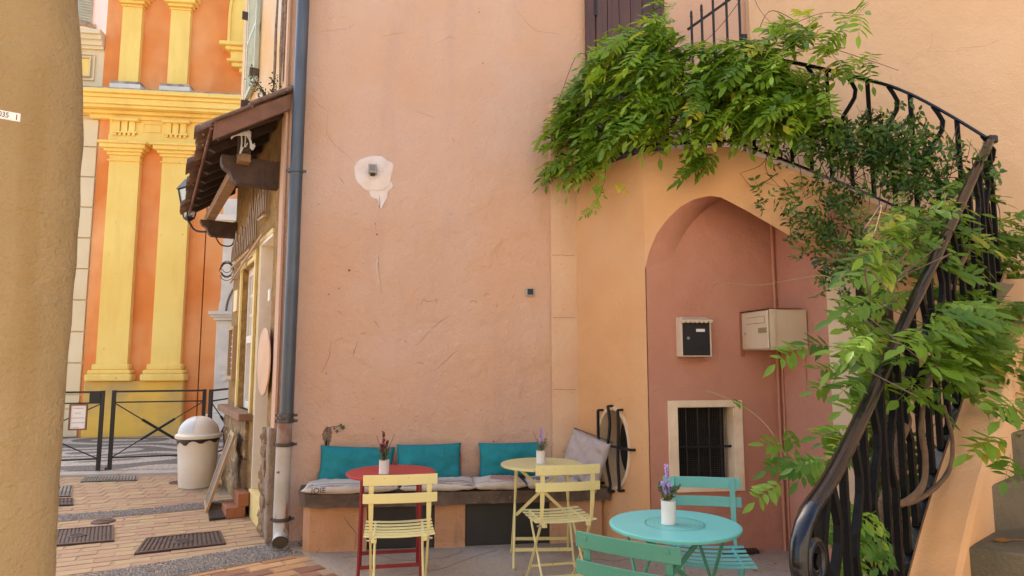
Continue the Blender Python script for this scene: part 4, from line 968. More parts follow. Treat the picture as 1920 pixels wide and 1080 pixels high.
# conduit in the alcove corner
mb = MB(); mb.tube([V((2.825, 4.975, 0)), V((2.825, 4.975, 1.5)), V((2.822, 4.975, 2.75))], .012, 8); mb.tube([V((2.84, 4.93, 0)), V((2.84, 4.93, 1.55))], .006, 6); mb.tube([V((2.843, 4.62, 1.54)), V((2.843, 4.62, 1.22)), V((2.843, 4.63, 1.2))], .004, 5)
part('conduit', mb, M('painted_conduit', (.50, .22, .13), .6), st)
# steps of the upper flight and landing floor behind the kerb
def outw(s):
    a, b_ = at_s(max(0, s-.02)), at_s(min(sT, s+.02)); d_ = (b_-a).normalized(); n_ = V((-d_.y, d_.x, 0)); return n_ if n_.dot(V((a.x, a.y, 0))) > 0 else -n_
mb = MB(); mb.hexa([V((1.45, 5.78, 2.85)), V((1.86, 5.08, 2.85)), V((2.34, 4.80, 2.85)), V((3.0, 5.75, 2.85))], [V((1.45, 5.78, 3.06)), V((1.86, 5.08, 3.06)), V((2.34, 4.80, 3.06)), V((3.0, 5.75, 3.06))]); part('landing', mb, STEP, st)
k = 0; s = s85
while s < sT-.01:
    s1 = min(sT, s+.24); a, b_ = at_s(s), at_s(s1); na, nb = outw(s), outw(s1); z = 2.89-.17*k; mb = MB()
    q = [a+na*.135, b_+nb*.135, b_+nb*1.0, a+na*1.0]; mb.hexa([p+V((0, 0, z-.10)) for p in q], [p+V((0, 0, z)) for p in q]); part('step', mb, STEP, st); s = s1; k += 1
zT = 2.89-.17*(k-1)
# lower flight: line of the handrail in plan
LR = [T, V((3.2, 3.36, 0)), V((2.65, 2.99, 0)), V((2.10, 2.63, 0)), V((1.68, 2.30, 0)), V((1.31, 1.99, 0)), V((1.135, 1.86, 0))]
LRZ = [2.83, 2.575, 2.11, 1.64, 1.34, 1.12, 1.03]
# parapet under the lower rail
mb = MB(); fl = V((.57, -.82, 0)); rows = []
for p, z in zip(catmull([V((p.x, p.y, z)) for p, z in zip(LR, LRZ)], 6), [0]*99):
    zt = max(.03, p.z-.87-.10*max(0, (2.3-p.x)))
    o = V((p.x, p.y, 0)); rows.append([o-fl*.03, o-fl*.03+V((0, 0, zt)), o+fl*.15+V((0, 0, zt-.01)), o+fl*.17+V((0, 0, zt-.03)), o+fl*.17])
mb.grid(rows); mb.add(rows[0], [(0, 1, 2, 3, 4)]); part('parapet', mb, OCHRE, st, smooth=30)
# lower steps (their fronts fan out to the right)
def step(zt, l0, r0, l1, r1, k):
    mb = MB(); q = [V((*l0, 0)), V((*r0, 0)), V((*r1, 0)), V((*l1, 0))]
    mb.hexa([p for p in q], [p+V((0, 0, zt)) for p in q]); part('step', mb, STEP, st, bevel=.006)
fr = []
for i in range(9):
    s = -.61+.34*i; P0 = V((2.21+.83*s, 2.47+.55*s, 0)) ; th = math.radians(-14+ (i-2)*14 if i > 2 else -6+(i-2)*4)
    th = {0: -20, 1: -14, 2: -38+0, 3: -2}.get(i, -2+(i-3)*9); th = math.radians({0: -45, 1: -42, 2: -40, 3: 14}.get(i, 14+(i-3)*8))
    fr.append((P0, th))
l2, r2 = V((2.20, 2.51, 0)), V((2.35, 2.39, 0)); l3, r3 = V((2.49, 2.70, 0)), V((2.75, 2.77, 0))
lines = []
for i in range(9):
    if i == 2: a = l2; d_ = (r2-l2).normalized()
    elif i == 3: a = l3; d_ = (r3-l3).normalized()
    elif i < 2: a = l2+V((-.28, -.20, 0))*(2-i); d_ = (r2-l2).normalized()
    else: a = l3+V((.28, .19, 0))*(i-3); d_ = V((math.cos(math.radians(15+6*(i-3))), math.sin(math.radians(15+6*(i-3))), 0))
    lines.append((a-d_*.06, a+d_*(1.3 if i > 3 else 1.5)))
for i in range(9):
    l0, r0 = lines[i]; z = .32+.2*i
    far = V((3.3, 3.4, 0))
    mb = MB()
    if i < 8: l1, r1 = lines[i+1]; l1 = l1+(l1-l0).normalized()*.03
    else: l1, r1 = far, V((4.6, 3.9, 0))
    q = [l0, r0, r1, l1]; mb.hexa([p+V((0, 0, max(0, z-.45))) for p in q], [p+V((0, 0, z)) for p in q]); part('step', mb, STEP, st, bevel=.008)
# window in the alcove
win = thing('cellar_window', 'cream framed cellar window with black grille and wire mesh in the alcove', 'window', (2.22, 5.0, .5))
mb = MB()
for a in ((W0-.075, W0, WZ0-.06, WZ1+.05), (W1, W1+.065, WZ0-.06, WZ1+.05), (W0, W1, WZ1, WZ1+.05), (W0, W1, WZ0-.06, WZ0)): FA.box(mb, *a, .0, .018)
for a in ((W0, W0+.004, WZ0, WZ1), (W1-.004, W1, WZ0, WZ1), (W0+.004, W1-.004, WZ1-.004, WZ1), (W0+.004, W1-.004, WZ0, WZ0+.004)): FA.box(mb, *a, -.18, .0)
part('frame', mb, CRM2, win, bevel=.003)
part('dark_interior', FA.box(MB(), W0, W1, WZ0, WZ1, -.19, -.18), M('void_black', (.004, .004, .004), .9), win)  # black sheet standing in for the unlit interior
for i in range(4):
    u = W0+.10+i*.095; part('bar', MB().tube([FA.p(u, WZ0, -.07), FA.p(u, WZ1, -.07)], .008, 8), BLKM, win)
part('bar', MB().tube([FA.p(W0, .80, -.055), FA.p(W1, .80, -.055)], .010, 8), BLKM, win)
mb = MB()
for i in range(32): mb.tube([FA.p(W0+.012+i*.0145, WZ0, -.12), FA.p(W0+.012+i*.0145, WZ1, -.12)], .0013, 3, cap=False)
for i in range(40): mb.tube([FA.p(W0, WZ0+.01+i*.0145, -.12), FA.p(W1, WZ0+.01+i*.0145, -.12)], .0013, 3, cap=False)
part('wire_mesh', mb, CLAMP, win, kind='stuff')
# oval window
ov = thing('oval_window', 'oval cream rimmed window with wavy black iron bars beside the bench', 'window', FO.p(*ec, 0))
mb = MB(); A_ = [2*math.pi*i/40 for i in range(41)]
mb.grid([[FO.p(*ell(a, 1.16, 1.09), .0), FO.p(*ell(a, 1.15, 1.08), .014), FO.p(*ell(a, 1.0), .014), FO.p(*ell(a, .99), -.01), FO.p(*ell(a, .93), -.22)] for a in A_]); part('rim', mb, CREAM, ov, smooth=40, fixn=False)
mb = MB(); mb.prism([FO.p(*ell(a, .935), -.23) for a in A_[:-1]], NO*.01); part('pane', mb, GLASSD, ov)
def wbar(u, zt, zb, wav):
    cv = [FO.p(u, zt, 0), FO.p(u, zt, .055)]+[FO.p(u+(wav*math.sin((k/12)*2*math.pi*1.25)), zt-(zt-zb)*k/12, .055) for k in range(1, 12)]+[FO.p(u, zb, .055), FO.p(u, zb, 0)]
    mb = MB(); s_ = .009
    for a, b_ in zip(cv, cv[1:]): mb.sweep([a, b_], [(-s_, -s_), (s_, -s_), (s_, s_), (-s_, s_)], UO if abs((b_-a).normalized().dot(UO)) < .9 else ZU)
    return part('bar', mb, BLKM, ov)
wbar(.375, 1.06, .47, 0); wbar(.495, 1.10, .42, .022); wbar(.61, 1.075, .445, .006)
mb = MB(); s_ = .009; cv = [FO.p(.25, .79, 0), FO.p(.25, .79, .04), FO.p(.74, .775, .04), FO.p(.74, .775, 0)]
for a, b_ in zip(cv, cv[1:]): mb.sweep([a, b_], [(-s_, -s_), (s_, -s_), (s_, s_), (-s_, s_)], ZU)
part('bar', mb, BLKM, ov)
mb = MB(); rr = random.Random(6)
for k in range(26):
    u, z = rr.uniform(.02, .86), rr.uniform(.05, 1.3)
    if abs((u-ec[0])/.24)**2+abs((z-ec[1])/.36)**2 < 1: continue
    a = rr.uniform(0, 6); l = rr.uniform(.004, .02); mb.tube([FO.p(u, z, .001), FO.p(u+l*math.cos(a)*.4, z+l*math.sin(a), .001)], .0015, 4)
part('pit_marks', mb, CRK, st)
# ================================================================== MAILBOXES
mk = thing('mailbox', 'small black mailbox with scalloped ivory roof on the alcove wall', 'mailbox', (2.12, 5.0, 1.49))
mb = MB(); FA.box(mb, 2.0, 2.012, 1.50, 1.80, .0, .10); FA.box(mb, 2.235, 2.245, 1.50, 1.77, 0, .10); FA.box(mb, 2.012, 2.235, 1.5, 1.507, 0, .10); FA.box(mb, 2.012, 2.235, 1.507, 1.79, 0, .006)
part('shell', mb, MBOXW, mk)
mb = MB(); mb.hexa([FA.p(1.995, 1.805, 0), FA.p(2.25, 1.805, 0), FA.p(2.25, 1.775, .125), FA.p(1.995, 1.775, .125)], [FA.p(1.995, 1.811, 0), FA.p(2.25, 1.811, 0), FA.p(2.25, 1.781, .125), FA.p(1.995, 1.781, .125)])
for k in range(7):
    c0 = 2.0135+k*.0365; mb.prism([FA.p(c0+.018*math.cos(a), 1.778-.022*math.sin(a), .122) for a in [math.pi*i/8 for i in range(9)]], FA.N*.004)
part('scalloped_roof', mb, MBOXW, mk)
dm = part('door', FA.box(MB(), 2.013, 2.234, 1.508, 1.76, .08, .095), MBOXK, mk)
part('name_plate', FA.box(MB(), 2.125, 2.195, 1.69, 1.712, .095, .098), WHITE, dm); mb = MB(); mb.lathe([(0, .008), (.011, .007), (.013, 0)], FA.p(2.06, 1.64, .095), 12, ax=FA.rot()); part('lock', mb, STEELM, dm)
bx = thing('mailbox', 'large dented beige mailbox fixed in the alcove corner', 'mailbox', (2.7, 4.8, 1.54))
FM = Frame((2.55, 4.57, 0), (0, 1, 0), (-1, 0, 0))
mb = MB()
q = [(2.555, 4.57), (2.70, 4.573), (2.843, 4.57), (2.843, 4.99), (2.555, 4.99)]
mb.hexa([V((x, y, 1.548)) for x, y in q], [V((x, y, 1.845)) for x, y in q]); part('case', mb, MBOXB, bx, bevel=.004)
mb = MB(); z_ = [1.548, 1.60, 1.66, 1.72, 1.78, 1.845]; dn = [0, .012, .030, .034, .016, 0]
mb.grid([[V((2.543, 4.563+d_*.2, z)), V((2.556+d_*.6, 4.563, z)), V((2.572+d_*.8, 4.5635, z)), V((2.60, 4.566, z))] for z, d_ in zip(z_, dn)]); part('bent_edge', mb, MBOXB, bx, smooth=True, fixn=False)
dm = part('door', FM.box(MB(), .012, .41, 1.555, 1.838, .0, .012), MBOXB, bx, bevel=.004)
mb = MB()
for a in ((.05, .33, 1.795, 1.798), (.05, .33, 1.747, 1.750), (.05, .053, 1.750, 1.795)): FM.box(mb, *a, .012, .0135)
part('letter_slot', mb, CRK, dm); part('name_plate', FM.box(MB(), .03, .15, 1.675, 1.712, .012, .016), PLATE, dm); mb = MB(); mb.lathe([(0, .006), (.008, .005), (.009, 0)], FM.p(.355, 1.675, .012), 10, ax=FM.rot()); part('lock', mb, STEELM, dm)
mb = MB(); FM.box(mb, -.012, .425, 1.850, 1.854, -.26, .02); FM.box(mb, .416, .428, 1.50, 1.85, -.01, .02); part('red_edge', mb, M('reddish_back_rim', (.35, .12, .07), .6), bx)
mb = MB(); a, b_, c_, d_ = [V((*onz(x, y, .016).xy, .016)) for x, y in ((1352, 1037), (1358, 1046), (1424, 1038), (1415, 1031))]; a.y -= .02
mb.hexa([a, b_, c_, d_], [p+V((0, 0, .022)) for p in (a, b_, c_, d_)]); solo('wood_plank', 'short brown plank lying on the terrace at the alcove wall', 'plank', mb, PLANK, a)
# ================================================================== HOUSE AT THE RIGHT (peach wall) and the door on the landing
hh = thing('peach_house', 'peach plastered house wall rising behind the upper stairs', 'house', (4, 5, 0))
FHH = Frame((3.10, 5.70, 0), (2.02, -2.4, 0), (-2.4, -2.02, 0))
mb = MB(); P = []
for j in range(91):
    z = 9*j/90; P.append([FHH.p(6*i/80, z, nz((i*.08, z, 3), 1.2, .012)+nz((i*.08, z, 9), 5, .002)) for i in range(81)])
mb.grid(P); part('wall', mb, PEACH, hh, smooth=True)
mb = MB(); mb.prism([FHH.p(.0, 0, -.02), V((3.10, 6.3, 0)), V((3.6, 6.3, 0)), FHH.p(.6, 0, -.02)], V((0, 0, 9))); part('wall_return', mb, PEACH, hh)
mb = MB()
for c_ in ([(1748, 60), (1746, 85), (1738, 97), (1745, 95)], [(1738, 97), (1770, 95), (1790, 98), (1800, 90), (1850, 86), (1880, 72)], [(1700, 120), (1738, 97)]):
    q = []
    for (xa, ya), (xb, yb) in zip(c_, c_[1:]):
        for k_ in range(5): q.append((xa+(xb-xa)*k_/5+random.uniform(-1, 1), ya+(yb-ya)*k_/5+random.uniform(-1, 1)))
    pts = []
    for x, y in q:
        u, z = FHH.px(x, y); pts.append(FHH.p(u, z, nz((u, z, 3), 1.2, .012)+nz((u, z, 9), 5, .002)+.001))
    mb.tube(pts, .0008, 4)
part('hairline_crack', mb, M('hairline', (.42, .24, .13), .9), hh)
do = thing('wooden_door', 'reddish brown plank door at the top of the stairs half hidden by wisteria', 'door', (1.9, YP, 3.06))
mb = MB(); FP.box(mb, 1.50, 1.585, 3.06, 5.6, .02, .075); part('frame', mb, DOORW, do, bevel=.004)
for i in range(6):
    u0 = 1.60+i*.112; part('plank', FP.box(MB(), u0, u0+.108, 3.08, 5.6, .03, .055+.003*(i % 2)), DOORW, do, bevel=.003)
mb = MB()
for z in (4.66, 5.3): FP.box(mb, 1.575, 1.605, z, z+.20, .06, .08)
part('hinge', mb, BLKM, do)
# spiked iron gate on the landing
ga = thing('spiked_gate', 'dark iron gate with spear bars and a diagonal brace behind the wisteria', 'gate', (2.5, 5.4, 3.06))
Yg = 5.35
for x, yt in ((1296, 22), (1315, 10), (1335, -40), (1360, -40), (1384, -40)):
    q = ony(x, yt, Yg); mb = MB(); mb.tube([V((q.x, Yg, 3.07)), V((q.x, Yg, q.z-.04)), V((q.x, Yg, q.z))], .011, 6) ; mb.tube([V((q.x, Yg, q.z-.05)), V((q.x, Yg, q.z+.02))], .016, 4, r2=.001); part('spear_bar', mb, BLKM, ga)
a, b_ = ony(1290, 55, Yg+.012), ony(1374, -5, Yg+.012); part('brace', MB().tube([a, b_, b_+(b_-a)], .013, 6), BLKM, ga)
a, b_ = ony(1290, 200, Yg-.012), ony(1400, 200, Yg-.012); part('rail', MB().tube([a, b_], .014, 6), BLKM, ga); a, b_ = ony(1395, 75, Yg-.012), ony(1404, 88, Yg-.012); part('latch', MB().box(a, (.05, .03, .10)), BLKM, ga)
# ================================================================== IRON RAILING
ra = thing('iron_railing', 'black wrought iron stair railing with wavy balusters and a scrolled lower end', 'railing', (2.85, 4.32, 2.75))
HP = [(-.026, 0), (-.026, .010), (-.022, .019), (-.010, .024), (.010, .024), (.022, .019), (.026, .010), (.026, 0), (.024, -.004), (.017, -.006), (.017, -.016), (-.017, -.016), (-.017, -.006), (-.024, -.004)]
HPu = [(-.022, -.006), (-.022, .005), (-.012, .012), (.012, .012), (.022, .005), (.022, -.006)]
up = [at_s(.05+(sT-.05)*i/60) for i in range(61)]; up = [V((p.x, p.y, railz(.05+(sT-.05)*i/60))) for i, p in enumerate(up)]
# smooth heights
for _ in range(6):
    zs = [p.z for p in up]
    for i in range(1, 60): up[i].z = (zs[i-1]+zs[i]+zs[i+1])/3
part('upper_handrail', MB().sweep(up, HPu, [outw(.05+(sT-.05)*i/60) for i in range(61)]), BLK, ra, smooth=50)
bt_ = [V((p.x, p.y, p.z-interp(.05+(sT-.05)*i/60, RAILH))) for i, p in enumerate(up)]
part('upper_bottom_rail', MB().sweep(bt_, [(-.014, -.008), (.014, -.008), (.014, .008), (-.014, .008)], [outw(.05+(sT-.05)*i/60) for i in range(61)]), BLK, ra)
# lower handrail with scroll
low = catmull([V((p.x, p.y, z)) for p, z in zip(LR, LRZ)], 8)
hd_ = V((-.80, -.60, 0)); sd_ = V((.60, -.80, 0))
end = low[-1]
def hp(h, z): return end+hd_*h+V((0, 0, z))
curl = [hp(.040, -.030), hp(.070, -.072)]
cc = (.016, -.128); r0 = .068
for k in range(26):
    a = math.radians(20-k*20); r_ = r0*(1-.62*k/25)
    curl.append(hp(cc[0]+r_*math.cos(a), cc[1]+r_*math.sin(a)))
curl = catmull(curl, 3)
full = low[:-1]+[end]+curl
sides = []
for i, p in enumerate(full):
    if i < len(low)-1:
        t_ = (full[i+1]-full[max(0, i-1)]); s_ = V((-t_.y, t_.x, 0)).normalized(); s_ = s_ if s_.dot(sd_) > 0 else -s_; sides.append(-s_)
    else: sides.append(-sd_)
k0 = 11
part('lower_handrail', MB().sweep(full[:k0+1], HP, sides[:k0+1]), HRB, ra, smooth=50)
part('scrolled_handrail', MB().sweep(full[k0:], HP, sides[k0:]), BLK, ra, smooth=50)
part('scroll_eye', MB().tube([hp(*cc)+sd_*.028, hp(*cc)-sd_*.028], .02, 12), BLK, ra, smooth=50)
mb = MB(); mb.box((T.x, T.y, 2.83), (.06, .06, .05)); part('corner_cap', mb, HRB, ra, bevel=.008)
lb_ = [V((p.x, p.y, p.z-.82-.06*max(0, 2.3-p.x))) for p in low]
part('lower_bottom_rail', MB().sweep(lb_, [(-.018, -.010), (.018, -.010), (.018, .010), (-.018, .010)], sides[:len(low)]), BLK, ra)
def baluster(top, h, wavy, tdir, w_=.013, dep=.009, sgn=1):
    n = 14 if wavy else 2; pts = []
    for k in range(n+1):
        f = k/n; off = (.052*math.sin(min(1, max(0, (f-.02)/.55))*2*math.pi)*(1 if f < .57 else 0) if wavy else 0)*sgn
        pts.append(top-ZU*(h*f)+tdir*off)
    mb = MB(); mb.sweep(pts, [(-dep, -w_), (dep, -w_), (dep, w_), (-dep, w_)], tdir.cross(ZU).normalized()) ; return part('baluster', mb, BLKB, ra)
def along(pl_, step_, off0):
    L = 0; nxt = off0
    for a, b_ in zip(pl_, pl_[1:]):
        d_ = math.hypot(b_.x-a.x, b_.y-a.y)
        while nxt <= L+d_:
            f = (nxt-L)/d_; yield a+(b_-a)*f, V((b_.x-a.x, b_.y-a.y, 0)).normalized(); nxt += step_
        L += d_
for i, (p, td) in enumerate(along(up, .128, .04)): baluster(p-ZU*.008, (RAILH and interp(s_of(V((p.x, p.y, 0))), RAILH))-.01, i % 2 == 0, td)
for i, (p, td) in enumerate(along(low, .128, .06)): baluster(p-ZU*.012, .80+.06*max(0, 2.3-p.x), i % 2 == 1, td, .015, .011, -1)
p = end+hd_*.01; baluster(end-ZU*.02, 1.0, False, hd_, .018, .018); baluster(end+V((.11, .085, .03)), .98, True, hd_, .016, .012)
# ================================================================== TABLES
def table(label, color, x, y, rz, legc, thick=False, brace=True, topm=None):
    th = thing('bistro_table', label, 'table', (x, y, .014), rz, 'round metal bistro tables'); Z = .696
    mb = MB(); mb.lathe([(0, Z-.004), (.285, Z-.004), (.29, Z-.016), (.298, Z-.016), (.302, Z-.008), (.301, Z-.001), (.296, Z+.002), (.285, Z+.001), (0, Z+.001)], (0, 0, 0), 64); lpart('tabletop', mb, topm or color, th, smooth=40)
    if brace:
        mb = MB()
        for r_, n in ((.135, 60), (.115, 50), (.095, 44), (.075, 34), (.055, 26)):
            for k in range(n):
                a = 2*math.pi*k/n; a2 = a+2*math.pi/n*(.55 if r_ > .13 else .3); w_ = .0035 if r_ > .13 else .002
                mb.add([V((q*math.cos(b_), q*math.sin(b_), Z+.0022)) for q, b_ in ((r_-w_, a), (r_+w_, a), (r_+w_, a2), (r_-w_, a2))], [(0, 1, 2, 3)])
        lpart('perforation', mb, legc, th, fixn=False, kind='stuff')
    lr = .0125 if thick else .0085
    for sx in (-1, 1):
        for sy in (-1, 1):
            mb = MB(); xo = .215 if not thick else .20
            P0, P1 = V((sx*(xo-.03), sy*.13, Z-.02)), V((sx*xo, -sy*.20 if not thick else sy*.21, .004))
            if thick: P0 = V((sx*(xo-.01), sy*.15, Z-.02))
            if thick: mb.tube([P0, P1], lr, 6)
            else:
                q = P1+V((0, sy*-.012, .0)); mb.tube([P0, P1+(P0-P1)*.03, P1+V((0, 0, .004)), P1+V((0, sy*-.022, .004)), P1+V((0, -sy*.026, .02))], lr, 6)
            lpart('leg', mb, legc, th, smooth=40)
    for sy in (-1, 1):
        mb = MB(); yy = sy*.185 if not thick else sy*.2; z = .11 if sy > 0 else .13
        mb.box((0, yy, z), (.42 if not thick else .39, .010, .022)); lpart('crossbar', mb, legc, th)
        mb = MB(); mb.box((0, sy*.13, Z-.02), (.40, .022, .012)); lpart('top_rail', mb, legc, th)
    if brace:
        for s_ in (-1, 1):
            mb = MB(); a, b_ = V((-.19*s_, .02*s_, Z-.015)), V((.19*s_, .02*s_, .33)); mb.sweep([a, b_], [(-.004, -.011), (.004, -.011), (.004, .011), (-.004, .011)], V((0, 1, 0))); lpart('diagonal_brace', mb, legc, th)
    else:
        mb = MB(); mb.box((-.17, -.17, Z-.035), (.05, .02, .05)); mb.box((.17, -.17, Z-.035), (.03, .02, .05)); lpart('folding_catch', mb, legc, th)
    return th
table('round red bistro table against the bench with burgundy flowers', RED, -.17, 4.76, .05, REDD, True, False)
table('round pale yellow bistro table in front of the bench with perforated rings', YEL, .92, 4.98, math.radians(-6), YEL)
table('round turquoise bistro table in the foreground with perforated rings', TURQ, 1.20, 3.08, math.radians(12), TURQSHADE, topm=TURT)
# ================================================================== CHAIRS
def chair(label, m, x, y, rz, group='slatted metal bistro chairs', under=None):
    th = thing('bistro_chair', label, 'chair', (x, y, .014), rz, group); u = under or m
    def slat(name, z0, z1, n=8):
        mb = MB(); P = []
        for sy in (0, 1):
            P.append([[V((-.212+.424*i/n, -.215-.018*(1-((i-n/2)/(n/2))**2)+.004*sy+.03*(.82-z)*.6, z)) for i in range(n+1)] for z in (z0, z1)])
        a, b_ = P
        mb.grid(a); mb.grid(b_)
        for j in (0, 1): mb.grid([a[j], b_[j]])
        for i in (0, -1): mb.grid([[a[0][i], b_[0][i]], [a[1][i], b_[1][i]]])
        return lpart(name, mb, m, th, bevel=.0015)
    slat('back_slat', .742, .802); slat('back_slat', .642, .697)
    for sx in (-1, 1):
        X = sx*.165; mb = MB()
        pts = [V((X, -.212, .80)), V((X, -.200, .64)), V((X, -.192, .56)), V((X, -.175, .48)), V((X, -.15, .42)), V((X, .20, .004))]
        ws = [.014, .014, .013, .008, .0065, .0065]; ds = [.003, .003, .003, .007, .007, .007]
        for (a, wa, da), (b_, wb, db) in zip(zip(pts, ws, ds), list(zip(pts, ws, ds))[1:]):
            mb.hexa([b_+V((i*wb, j*db, 0)) for i, j in ((-1, -1), (1, -1), (1, 1), (-1, 1))], [a+V((i*wa, j*da, 0)) for i, j in ((-1, -1), (1, -1), (1, 1), (-1, 1))])
        mb.tube([V((X, .20, .008)), V((X, .225, .006))], .007, 6)
        mb.lathe([(0, .004), (.008, .003), (.009, 0)], (X, -.222, .78), 8, ax=Matrix.Rotation(math.pi/2, 3, 'X')); mb.lathe([(0, .004), (.005, .003), (.006, 0)], (X, -.214, .67), 8, ax=Matrix.Rotation(math.pi/2, 3, 'X'))
        lpart('back_upright', mb, u, th)
        X2 = sx*.145; mb = MB(); mb.tube([V((X2, .19, .435)), V((X2, .17, .40)), V((X2, -.185, .012)), V((X2, -.21, .008))], .0075, 6); lpart('leg', mb, u, th, smooth=40)
        mb = MB(); mb.box((X2, .02, .437), (.012, .39, .014)); mb.box((X2, -.165, .43), (.03, .03, .03)); lpart('seat_rail', mb, u, th, bevel=.002)
        mb = MB(); mb.tube([V((sx*.13, -.16, .425)), V((sx*.19, -.16, .425))], .007, 8); lpart('pivot_bolt', mb, STEELM, th)
    for k in range(6):
        y0 = -.17+k*.072; mb = MB(); n = 8; zc = lambda i: .447-.010*(1-((i-n/2)/(n/2))**2)-.006*math.sin(math.pi*k/5)
        top = [[V((-.205+.41*i/n, y0+j*.040, zc(i)+.004)) for i in range(n+1)] for j in (0, 1)]; bot = [[V((p.x, p.y, p.z-.005)) for p in r_] for r_ in top]
        mb.grid(top); mb.grid(bot)
        for j in (0, 1): mb.grid([top[j], bot[j]])
        for i in (0, -1): mb.grid([[top[0][i], bot[0][i]], [top[1][i], bot[1][i]]])
        lpart('seat_slat', mb, m, th, bevel=.001)
    for yy, z, hw in ((.115, .105, .165), (-.12, .10, .145)):
        mb = MB(); mb.box((0, yy, z), (hw*2, .008, .014)); lpart('foot_rail', mb, u, th)
    return th
ch1 = chair('pale yellow bistro chair pushed up to the red table', YEL, -.095, 4.21, math.radians(2))
ch2 = dup(ch1, (.93, 4.42, .014), math.radians(5), 'pale yellow bistro chair turned to the yellow table')
ch3 = chair('sea green bistro chair turned away in the foreground, nearest the viewer', TURQSHADE, .915, 2.62, math.radians(-43))
ch4 = chair('turquoise bistro chair behind the turquoise table facing the camera', TURQ, 1.53, 3.46, math.radians(163))
# ================================================================== FLOWER POTS
def lavender(label, x, y, r_, h, bloom, seed, stalks):
    th = thing('flower_pot', label, 'flower pot', (x, y, .712), 0, 'white pots of dried flowers on the tables')
    mb = MB(); mb.lathe([(0, .0), (r_, 0), (r_+.001, .004), (r_, .006), (r_, h-.006), (r_+.002, h), (r_-.002, h), (r_-.003, h-.012), (0, h-.012)], (0, 0, 0), 28); lpart('pot', mb, POT, th, smooth=50)
    mb = MB(); mb.lathe([(0, h-.008), (r_-.003, h-.010)], (0, 0, 0), 16); lpart('soil', mb, SOIL, th)
    r = random.Random(seed); tm = MB(); lm = MB()
    for (dx, dy, L, kind, mat) in stalks:
        top = V((dx, dy, h+L)); cv = catmull([V((dx*.2, dy*.2, h-.01)), V((dx*.4, dy*.4, h+L*.4)), top], 6); tm.tube(cv, .0016, 4, r2=.001)
        if kind:
            bm_ = MB()
            n = 34 if kind == 2 else 14; lo = .45 if kind == 2 else .5
            for k in range(n):
                f = lo+(1-lo)*k/n; p = cv[min(len(cv)-1, int(f*(len(cv)-1)))]; p = cv[0]+(top-cv[0])*f if False else p
                fr_ = f*(len(cv)-1); i = min(int(fr_), len(cv)-2); p = cv[i]+(cv[i+1]-cv[i])*(fr_-i)
                a = r.uniform(0, 6.28); rad = (.010 if kind == 2 else .0035)*(1.15-f*.6); c0 = p+V((math.cos(a)*rad, math.sin(a)*rad, r.uniform(-.003, .003))); s_ = (.0060 if kind == 2 else .0030)*r.uniform(.7, 1.2)
                ov_ = [V((1, 0, 0)), V((0, 1, 0)), V((-1, 0, 0)), V((0, -1, 0)), V((0, 0, 1.3)), V((0, 0, -1))]
                bm_.add([c0+q*s_ for q in ov_], [(0, 1, 4), (1, 2, 4), (2, 3, 4), (3, 0, 4), (1, 0, 5), (2, 1, 5), (3, 2, 5), (0, 3, 5)])
            lpart('bloom', bm_, mat, th)
    for k in range(16):
        a = r.uniform(0, 6.28); rr_ = r.uniform(.01, .045); L = r.uniform(.03, .075); cv = catmull([V((0, 0, h-.01)), V((math.cos(a)*rr_*.6, math.sin(a)*rr_*.6, h+L*.6)), V((math.cos(a)*rr_, math.sin(a)*rr_, h+L))], 4); tm.tube(cv, .0014, 4)
        pts = [p+V((r.gauss(0, .003), r.gauss(0, .003), 0)) for p in cv[1:] for _ in range(2)]
        for p in pts:
            d_ = V((math.cos(a+r.uniform(-1.2, 1.2)), math.sin(a+r.uniform(-1.2, 1.2)), r.uniform(.2, 1.4))).normalized(); s_ = r.uniform(.014, .026); sd2 = d_.cross(V((r.uniform(-1, 1), r.uniform(-1, 1), .3))).normalized()
            lm.add([p, p+d_*s_*.5+sd2*.004, p+d_*s_, p+d_*s_*.5-sd2*.004], [(0, 1, 2), (0, 2, 3)])
    lpart('stems', tm, GTWIG if bloom is LAV else TWIG, th); lpart('leaves', lm, LVG, th, fixn=False, kind='stuff')
    return th
q = onz(1254, 982, .712); lavender('white pot of lavender standing on the turquoise table', q.x, q.y, .034, .108, LAV, 1, [(-.005, 0, .165, 2, LAV), (-.045, .01, .125, 1, BUD), (-.032, -.01, .085, 2, LAV), (.004, -.015, .075, 2, LAV), (.02, .01, .10, 0, LAV), (.05, .0, .05, 1, BUD)])
q = onz(1014, 869, .712); lavender('white pot with one lavender spike on the yellow table', q.x, q.y, .034, .095, LAV, 2, [(.004, 0, .165, 2, LAV), (-.055, .01, .14, 1, BUD), (.05, .0, .13, 1, BUD), (.002, .0, .09, 2, LAV), (.10, -.02, .035, 0, LAV)])
q = onz(720, 888, .712); lavender('white pot with burgundy dried flowers on the red table', q.x, q.y, .034, .090, BURG, 3, [(-.010, 0, .19, 2, BURG), (-.022, -.01, .11, 2, BURG), (.020, 0, .13, 2, BURG), (-.055, .01, .16, 1, BUD), (.065, 0, .17, 1, BUD)])
